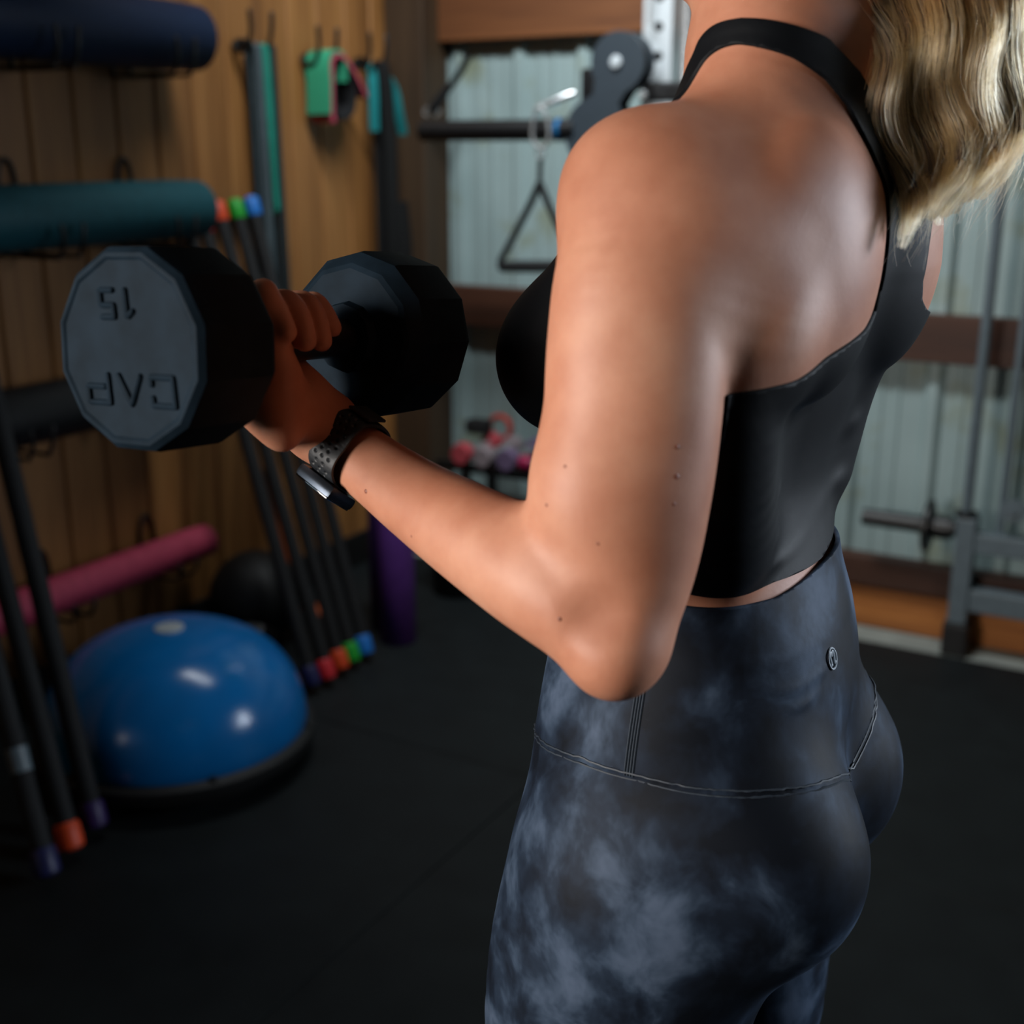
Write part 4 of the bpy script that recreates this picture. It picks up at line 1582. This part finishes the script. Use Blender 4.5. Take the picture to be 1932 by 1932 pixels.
ztop = 1.101 + .013 * np.clip((TU + .07) / .10, 0, 1) * (TV < 0.02)
gl_ = np.minimum(np.minimum(ztop - TZ, TZ - .125), .0035 - armness)
leg_folds = folds([([(-.105, -.045, 1.046), (-.080, -.066, 1.040), (-.04, -.082, 1.046)], .0045, .0022),
                   ([(-.112, -.030, 1.030), (-.085, -.068, 1.027), (-.06, -.08, 1.032)], .0035, .0014),
                   ([(-.120, -.01, 1.062), (-.090, -.05, 1.060), (-.04, -.075, 1.066)], .006, .0012)])


def leg_disp(P):
    u, v = body_to_trunk(P[:, 0], P[:, 1], P[:, 2])
    stand = .005 * np.exp(-((u - .02) / .04) ** 2) * np.clip((P[:, 2] - 1.06) / .05, 0, 1) * (v < 0)      # waistband stands off the small of the back
    band = .0008 * (P[:, 2] > yoke_z(u, v))
    return leg_folds(P) + stand + band


YOKE = [(.0, .125, .955), (-.055, .128, .962), (-.102, .112, .973), (-.139, .072, .984), (-.150, .023, .985), (-.148, -.018, .983), (-.136, -.052, .982), (-.112, -.082, .980), (-.066, -.104, .972), (-.020, -.110, .952), (.0, -.109, .942)]
YA = np.array(YOKE)
yang = np.arctan2(-YA[:, 0], -(YA[:, 1] - .01))
yo = np.argsort(yang)


def yoke_z(u, v):
    return np.interp(np.arctan2(np.abs(u), -(v - .01)), yang[yo], YA[yo, 2])


leg_o, leg_V, leg_F = garment('leggings', gl_, .0022, M['leggings'], .0035, leg_disp)
bvh_leg = BVHTree.FromPolygons(leg_V.tolist(), leg_F.tolist())
bvh_body = BVHTree.FromPolygons(V.tolist(), Q.tolist())
M['thread'] = plain('grey_seam_thread', '202a35', rough=.6, var=.2, scale=900)


def on_surf(p, bvh, off):
    h = bvh.find_nearest(Vector(p))
    q, n = np.array(h[0]), np.array(h[1])
    if n @ (np.array(p) - np.array([0, 0, p[2]])) < 0 and False:
        n = -n
    return q + n * off, n


def trunk_pts(pts, n):
    return [np.array(trunk_to_body(*p), float) for p in spline(pts, n)]


def seam(pts, n, off=.0002, r=.0009, lanes=(-.0022, .0022), label=None):
    mb = MB()
    path = [on_surf(p, bvh_leg, off) for p in trunk_pts(pts, n)]
    for ln in lanes:
        line = []
        for i, (p, nn) in enumerate(path):
            tq = path[min(i + 1, n - 1)][0] - path[max(i - 1, 0)][0]
            s = np.cross(nn, tq); s /= np.linalg.norm(s) + 1e-9
            line.append(p + s * ln)
        mb.tube(line, r, 5)
    return mb


mb = seam(YOKE, 120)
mb2 = seam(mirror(YOKE), 120)
mb.add(mb2.v, mb2.f)
mb_child(mb, 'seam', M['thread'], leg_o)
side = [(-.149, .024, .985), (-.141, .022, 1.010), (-.134, .020, 1.035), (-.126, .018, 1.06), (-.117, .014, 1.09)]
mb = seam(side, 50, lanes=(-.0030, -.0010, .0010, .0030), r=.0008)
mb2 = seam(mirror(side), 50, lanes=(-.0030, -.0010, .0010, .0030), r=.0008)
mb_child(mb, 'seam', M['thread'], leg_o)
mb_child(mb2, 'seam', M['thread'], leg_o)
mb_child(seam([(.0, -.112, .943), (.0, -.118, .915), (.0, -.112, .885), (0, -.10, .86)], 40, lanes=(0,), r=.0009), 'seam', M['thread'], leg_o)
# small round mark at the waistband
M['reflective'] = plain('silver_print', 'b4bcc4', rough=.35, var=.03)
lc, ln_ = on_surf(np.array(trunk_to_body(-.035, -.084, 1.049), float), bvh_leg, .0004)
if (ln_ @ (lc - np.array([0, .02, lc[2]]))) < 0:
    ln_ = -ln_
ax_ = np.cross([0, 0, 1.0], ln_); ax_ /= np.linalg.norm(ax_); ay_ = np.cross(ln_, ax_)
def mark(pts):
    return [lc + ax_ * x * .0072 + ay_ * y * .0076 + ln_ * .0003 for x, y in pts]
mb = MB()
mb.tube(mark([(math.cos(a), math.sin(a)) for a in np.linspace(0, 2 * PI, 33)[:-1]]), .00075, 6, closed=True)
mb.tube(mark(spline([(-.62, -.42), (-.38, -.52), (-.42, -.1), (-.52, .35), (-.20, .70), (0, .25), (.20, .70), (.52, .35), (.42, -.1), (.38, -.52), (.62, -.42)], 40)), .0010, 6)
mb_child(mb, 'printed_mark', M['reflective'], leg_o, 'small silver round mark')

# moles and nails
M['mole'] = plain('mole', '7c4634', rough=.5)
M['nail'] = plain('fingernail', 'cf9a8a', rough=.25)
cam_b = to_body(CAM)
for x, y, r in ((690, 927, .0016), (1278, 843, .0014), (1277, 899, .0016), (1272, 951, .0011), (1066, 880, .0010), (1056, 1168, .0013), (1031, 953, .0011), (1128, 1026, .0009), (776, 1012, .0009)):
    d = to_body(pt(x, y, 1.0)) - cam_b
    h = bvh_body.ray_cast(Vector(cam_b), Vector(d / np.linalg.norm(d)))
    if h[0] is None:
        continue
    p, nn = np.array(h[0]), np.array(h[1])
    if nn @ d > 0:
        nn = -nn
    mb_child(MB().lathe([(r * .9, -.0003), (r, .0), (r * .7, r * .22), (.0, r * .3)], p, nn, 10), 'mole', M['mole'])
for off, r, a1 in FINGERS:
    a = math.radians(a1 - 8)
    rad = -E3 * math.cos(a) + E2 * math.sin(a); tan = E3 * math.sin(a) + E2 * math.cos(a)
    c = HC + E1 * (off - .0018) + (HR + r + .0005) * rad + rad * r * .80
    mb = MB(); vs, fs = [], []
    for i in range(7):
        for j in range(5):
            s, q = (j - 2) / 2, (i - 3) / 3
            wq = r * .62 * (1 - .35 * max(0, q) ** 3)
            vs.append(c + E1 * s * wq + tan * q * r * .75 - rad * (.30 * r * s * s + .10 * r * q * q))
    for i in range(6):
        for j in range(4):
            fs.append((i * 5 + j, i * 5 + j + 1, i * 5 + j + 6, i * 5 + j + 5))
    mb.add(vs, fs)
    mb_child(mb, 'fingernail', M['nail'])

# ================================================================ hair
t = NT('blonde_hair')
hi = t.n('ShaderNodeHairInfo')
vv = t.coords((26, 26, 5))
nz = t.noise(vv, 1, 2)
mth = t.n('ShaderNodeMath', operation='MULTIPLY_ADD'); mth.inputs[1].default_value = .35
t.l(hi.outputs['Random'], mth.inputs[0])
m3 = t.n('ShaderNodeMath', operation='MULTIPLY'); m3.inputs[1].default_value = .75
t.l(nz, m3.inputs[0]); t.l(m3.outputs[0], mth.inputs[2])
col = t.ramp(mth.outputs[0], [(.30, lin('5e3c20')), (.48, lin('936338')), (.62, lin('ba8c58')), (.78, lin('d8b280'))])
hb_ = t.n('ShaderNodeBsdfHairPrincipled')
hb_.parametrization = 'COLOR'
t.l(col, hb_.inputs['Color'])
hb_.inputs['Roughness'].default_value = .42
hb_.inputs['Radial Roughness'].default_value = .45
t.l(hb_.outputs[0], t.out.inputs['Surface'])
M['hair'] = t.m
M['hair_core'] = plain('hair_shade', '3c2a1a', rough=.7, var=.3, scale=120)

tie = np.array([.012, -.078, 1.655])
strands, radii = [], []
core = MB()
NL = 64
hr = np.random.default_rng(21)
for i in range(NL):
    fx = (i + .5) / NL
    fz = hr.random()
    # surveyed flow of the ponytail: left and right edges down the rows
    ys_ = [-70, 0, 80, 160, 240, 320, 400, 470]
    le = [1622, 1622, 1650, 1664, 1678, 1694, 1712, 1722]
    ri = [1915, 1932, 1945, 1942, 1934, 1915, 1868, 1800]
    endy = np.interp(fx, [0, .12, .3, .55, .8, 1], [462, 440, 425, 405, 370, 300]) + hr.uniform(-55, 18)
    dep = .795 + .075 * fz + .012 * math.sin(7 * fx)
    ph, am, fr = 2.2 * fx + 1.5 * fz + hr.uniform(-.7, .7), hr.uniform(9, 22), hr.uniform(.019, .025)
    g_pts = [tie + np.array([hr.uniform(-.012, .012), hr.uniform(-.01, .01), hr.uniform(-.01, .01)])]
    top = to_body(pt(np.interp(-70, ys_, le) * (1 - fx) + np.interp(-70, ys_, ri) * fx, -150, dep))
    g_pts.append(tie * .60 + top * .40 + np.array([0, -.022, .010]))
    first = to_body(pt(le[0] * (1 - fx) + ri[0] * fx, -60, dep))
    for f_ in (.36, .70):
        m_ = g_pts[1] * (1 - f_) + first * f_
        g_pts.append(m_ + np.array([0, -.010 * math.sin(PI * f_), 0]))
    for y in np.linspace(-50, endy, 11):
        x = np.interp(y, ys_, le) * (1 - fx) + np.interp(y, ys_, ri) * fx
        x += am * math.sin(ph + fr * y) * min(1, (y + 120) / 200)
        cl = max(0, y - 330) / 130
        x += -18 * cl * (1 if fx < .5 else .4) * hr.uniform(.4, 1.2)
        g_pts.append(to_body(pt(x, y, dep + .010 * math.cos(ph + fr * y) - .018 * max(0, (y - 250) / 200))))
    S = spline(g_pts, 120)
    arc = np.r_[0, np.cumsum(np.linalg.norm(np.diff(S, axis=0), axis=1))]
    S = np.stack([np.interp(np.linspace(0, arc[-1], 34), arc, S[:, k]) for k in range(3)], 1)
    Ls = np.linspace(0, 1, 34)
    wl = .0125 * np.interp(Ls, [0, .2, .75, .92, 1], [.75, 1.0, 1.0, .72, .22])
    core.tube(S[:30], list(wl[:30] * .42), 7)
    nst = 250
    for k in range(nst):
        th, rr_ = hr.uniform(0, 2 * PI), math.sqrt(hr.random())
        fly = hr.random() < .07
        e = S.copy()
        tw = th + 1.5 * Ls * hr.uniform(-1, 1)
        rad = wl * rr_ * (1.0 if not fly else 1.5)
        e[:, 0] += rad * np.cos(tw); e[:, 1] += rad * np.sin(tw); e[:, 2] += rad * .3 * np.sin(tw + 1)
        wob = hr.uniform(0, 6.28)
        e[:, 0] += .0012 * np.sin(wob + 14 * Ls); e[:, 1] += .0012 * np.cos(wob + 12 * Ls)
        cutk = 34 - int(hr.random() ** 2 * 7)
        if fly:
            dv = hr.normal(size=3) * .010
            e += dv * (Ls ** 2)[:, None]
            cutk = 34
        strands.append(e[:cutk])
        rb_ = np.full(cutk, .00009 if fly else .00014); rb_[-5:] *= np.linspace(1, .25, 5)
        radii.append(rb_)
mb_child(core, 'hair_core', M['hair_core'])
hc = bpy.data.hair_curves.new('hair')
hc.add_curves([len(s) for s in strands])
hc.points.foreach_set('position', np.vstack(strands).astype(np.float32).ravel())
ra = hc.attributes.get('radius') or hc.attributes.new('radius', 'FLOAT', 'POINT')
ra.data.foreach_set('value', np.concatenate(radii).astype(np.float32))
hc.materials.append(M['hair'])
hair = child('hair', hc)
# hair over the skull, gathered to the tie
hz = .5 * (TV < .075) * 1.0
gh = np.minimum(TZ - np.interp(TV, [-.09, -.03, .0, .03, .06, .10], [1.525, 1.530, 1.590, 1.625, 1.645, 1.672]), .003 - armness)
gh = np.minimum(gh, np.where(TZ < 1.618, .0715 - np.abs(TU), 1.0))
cap_o, _, _ = garment('hair_cap', gh, .007, M['hair_core'], .006)
M['tie'] = plain('hair_tie', '14100e', rough=.7)
mb_child(MB().tube([tie + np.array([.016 * math.cos(a), .004 * math.sin(a), .016 * math.sin(a)]) for a in np.linspace(0, 2 * PI, 24)[:-1]], .004, 8, closed=True), 'hair_tie', M['tie'])
M['eye'] = plain('eye', 'd8d4cc', rough=.15)
M['iris'] = plain('iris', '38506a', rough=.15)
M['lip'] = plain('lip', 'a8584e', rough=.45)
for s in (-1, 1):
    c = np.array(trunk_to_body(s * .030, .1015, 1.606), float)
    ey = mb_child(MB().lathe([(.0005, -.011)] + [(.0112 * math.sin(a), -.0112 * math.cos(a)) for a in np.linspace(.2, PI - .2, 12)] + [(.0005, .011)], c + np.array([0, .0018, 0]), (0, 1, 0), 20), 'eye', M['eye'])
    mb_child(MB().lathe([(.0052, 0), (.0050, .0006), (.0, .0012)], c + np.array([0, .0124, 0]), (0, 1, 0), 18), 'iris', M['iris'], ey)
    mb_child(MB().tube(spline([(c[0] - s * .014, c[1] + .010, c[2] + .013), (c[0] + s * .002, c[1] + .013, c[2] + .0175), (c[0] + s * .016, c[1] + .006, c[2] + .013)], 10), [.0012, .0018, .002, .0022, .0022, .0022, .002, .0018, .0014, .001], 6), 'eyebrow', M['hair_core'])
lpc = np.array(trunk_to_body(0, .1215, 1.546), float)
mb_child(MB().tube(spline([lpc + np.array(q) for q in ((-.021, -.009, 0), (-.010, -.001, .003), (0, .0005, .002), (.010, -.001, .003), (.021, -.009, 0))], 14), [.001, .0022, .003, .0034, .0034, .0032, .003, .003, .0032, .0034, .0034, .003, .0022, .001], 8), 'lip', M['lip'])


# ================================================================ the dumbbell in her hand
def wv(b):
    return b[0] * RB + b[1] * FB + b[2] * np.array([0, 0, 1.0])


ax_w = wv(HAX)
near_w, far_w = to_world(NEAR), to_world(FARH)
HEADR, HEADL = .0615, .073
# black urethane with a moulded grain
t = NT('black_urethane'); v_ = t.coords()
t.l(t.ramp(t.noise(v_, 60, 3), [(.3, lin('121c24')), (.7, lin('18242e'))]), t.b.inputs['Base Color'])
t.set(Roughness=.6)
t.b.inputs['Specular IOR Level'].default_value = .04
t.bump(t.noise(v_, 700, 2), .10, .0003)
M['urethane'] = t.m
db = thing('dumbbell', 'black twelve-sided dumbbell held up in her left hand', 'dumbbell', (near_w + far_w) / 2)
face_up = UPV - ax_w * (UPV @ ax_w); face_up /= np.linalg.norm(face_up)
for c, out in ((near_w, -ax_w), (far_w, ax_w)):
    h = HEADL / 2
    prof = [(.012, -h - .006), (.024, -h - .006), (.026, -h + .001), (HEADR * .80, -h + .001), (HEADR * .86, -h + .003), (HEADR * .985, -h + .013), (HEADR, -h + .017),
            (HEADR, h - .008), (HEADR * .985, h - .004), (HEADR * .93, h - .0003), (HEADR * .89, h), (HEADR * .86, h - .0012), (.002, h - .0012)]
    hd_ = MB().lathe(prof, c, out, 12, up=face_up, phase=math.radians(9)).build('head', M['urethane'], db, angle=24)
    if out is not ax_w:
        # raised figures on the outer face, the way up the bell is held: upside down
        fy = face_up; fx = np.cross(UPV, -FWD) * 0 + RT - out * (RT @ out); fx /= np.linalg.norm(fx)
        o = c + out * (h - .0008)
        glyph = {'C': [[(1, .74), (1, 1), (0, 1), (0, 0), (1, 0), (1, .26)]], 'A': [[(0, 0), (.5, 1), (1, 0)]], 'P': [[(0, 0), (0, 1), (1, 1), (1, .42), (.22, .42)]],
                 '1': [[(.1, .78), (.55, 1), (.55, 0)]], '5': [[(1, 1), (0, 1), (0, .56), (1, .56), (1, 0), (0, 0)]]}

        def word(txt, cx, cy, wd, ht, gap, r):
            mb = MB()
            n_ = len(txt); cw = (wd - gap * (n_ - 1)) / n_
            for i_, ch in enumerate(txt):
                for st_ in glyph[ch]:
                    line = []
                    for a_, b_ in st_:
                        tx = -wd / 2 + i_ * (cw + gap) + a_ * cw; ty = -ht / 2 + b_ * ht
                        line.append(o + fx * (cx - tx) + fy * (cy - ty))
                    dense = []
                    for q0, q1 in zip(line[:-1], line[1:]):
                        dense += [q0 * (1 - u) + q1 * u for u in (0, .06, .5, .94)]
                    dense.append(line[-1])
                    mb.tube(dense, r, 8, round_end=True)
            return mb
        word('CAP', -.001, -.0235, .070, .0165, .009, .0019).build('lettering', M['urethane'], hd_, label='raised letters CAP')
        word('15', -.004, .0265, .026, .0155, .006, .0019).build('numerals', M['urethane'], hd_, label='raised numerals 15')
hand_c = (near_w + far_w) / 2
g0 = near_w + ax_w * (HEADL / 2); g1 = far_w - ax_w * (HEADL / 2)
MB().tube([g0, g0 * .9 + g1 * .1, g0 * .5 + g1 * .5, g0 * .1 + g1 * .9, g1], [HR * .92, HR * .96, HR, HR * .96, HR * .92], 20).build('handle', M['black_metal'], db)

# ================================================================ the watch
wc = np.array(FORE[7][:3]) * .72 + np.array(FORE[6][:3]) * .28
wd_ = np.array(FORE[7][:3]) - np.array(FORE[6][:3]); wd_ /= np.linalg.norm(wd_)
wn = -FORE_A - wd_ * (-FORE_A @ wd_); wn /= np.linalg.norm(wn)
wt = np.cross(wd_, wn)


def skin_r(th, s):
    d = wn * math.cos(th) + wt * math.sin(th)
    o = wc + wd_ * s
    h = bvh_body.ray_cast(Vector(o + d * .034), Vector(-d))
    return .022 if h[0] is None else float(np.dot(np.array(h[0]) - o, d))


NTH, NW = 300, 34
base = np.array([max(skin_r(2 * PI * k / 60, s) for s in (-.011, 0, .011)) for k in range(60)])
base = np.convolve(np.r_[base[-3:], base, base[:3]], [1 / 7] * 7, 'valid')
base = np.maximum(base, np.array([skin_r(2 * PI * k / 60, 0) for k in range(60)]))
for _ in range(6):
    base = .25 * np.roll(base, 1) + .5 * base + .25 * np.roll(base, -1)
base += .0006
rth = np.interp(np.linspace(0, 60, NTH + 1)[:-1], np.arange(61), np.r_[base, base[0]])
vs, fs = [], []
for i in range(NTH):
    th = 2 * PI * i / NTH
    arc = th * .029
    half = .0125 - .0012 * math.cos(th * .5) ** 2 * 0
    for j in range(NW):
        s = -1 + 2 * j / (NW - 1)
        r = rth[i] + .0030 - .0006 * abs(s) ** 6
        row = arc / .0052
        k = round(row)
        dip = 0
        for kk in (k - 1, k, k + 1):
            cols = (-.55, 0, .55) if kk % 2 == 0 else (-.28, .28)
            for cx in cols:
                dd = math.hypot((row - kk) * .0052, (s - cx) * half)
                dip = max(dip, 1 - max(0, (dd - .0008) / .0007) if dd < .0015 else 0)
        d = wn * math.cos(th) + wt * math.sin(th)
        vs.append(wc + d * (r - .0016 * dip) + wd_ * s * half)
    for j in (NW - 1, 0):
        s = -1 + 2 * j / (NW - 1)
        d = wn * math.cos(th) + wt * math.sin(th)
        vs.append(wc + d * (rth[i] + .0006) + wd_ * s * half)
m = NW + 2
for i in range(NTH):
    i2 = (i + 1) % NTH
    for j in range(m):
        j2 = (j + 1) % m
        fs.append((i * m + j, i * m + j2, i2 * m + j2, i2 * m + j))
cc = wc + wn * (rth[0] + .0060)
wroot = thing('smartwatch', 'black smartwatch with perforated rubber strap on her left wrist', 'watch', to_world(wc))


def wbuild(mb, name, mat, parent, label=None, angle=40):
    mb.v = [tuple(q) for q in to_world(np.array(mb.v))]
    return mb.build(name, mat, parent, True, angle, label)


M['strap_rubber'] = plain('strap_rubber', '101418', rough=.55, var=.1)
M['case'] = plain('dark_aluminium', '343a42', rough=.34, metal=.9, var=.03)
M['screen'] = plain('black_screen', '040506', rough=.06, var=.0)
mbs = MB().add(vs, fs)
st_o = wbuild(mbs, 'strap', M['strap_rubber'], wroot, angle=60)
fr_ = np.array([wd_, wt, wn])
case = wbuild(MB().box(cc, (.037, .032, .0098), fr_, bev=.0038), 'case', M['case'], wroot)
wbuild(MB().box(cc + wn * .0042, (.034, .029, .0026), fr_, bev=.0010), 'screen', M['screen'], wroot)
wt = -wt
cr = cc + wt * .0168 + wd_ * .006
wbuild(MB().lathe([(.0, 0), (.0032, 0), (.0034, .0006), (.0034, .0016), (.0028, .0022), (0, .0022)], cr - wt * .001, wt, 16), 'crown', M['case'], case)
wt = -wt
# the free end of the strap and its stud, opposite the case
th = 2.75
d = wn * math.cos(th) + wt * math.sin(th)
tq = -wn * math.sin(th) + wt * math.cos(th)
bq = wc + d * (float(np.interp(th, np.linspace(0, 2 * PI, NTH + 1)[:-1], rth)) + .0052)
wbuild(MB().box(bq, (.0215, .018, .0022), np.array([wd_, tq, d]), bev=.001), 'strap_keeper', M['strap_rubber'], wroot)
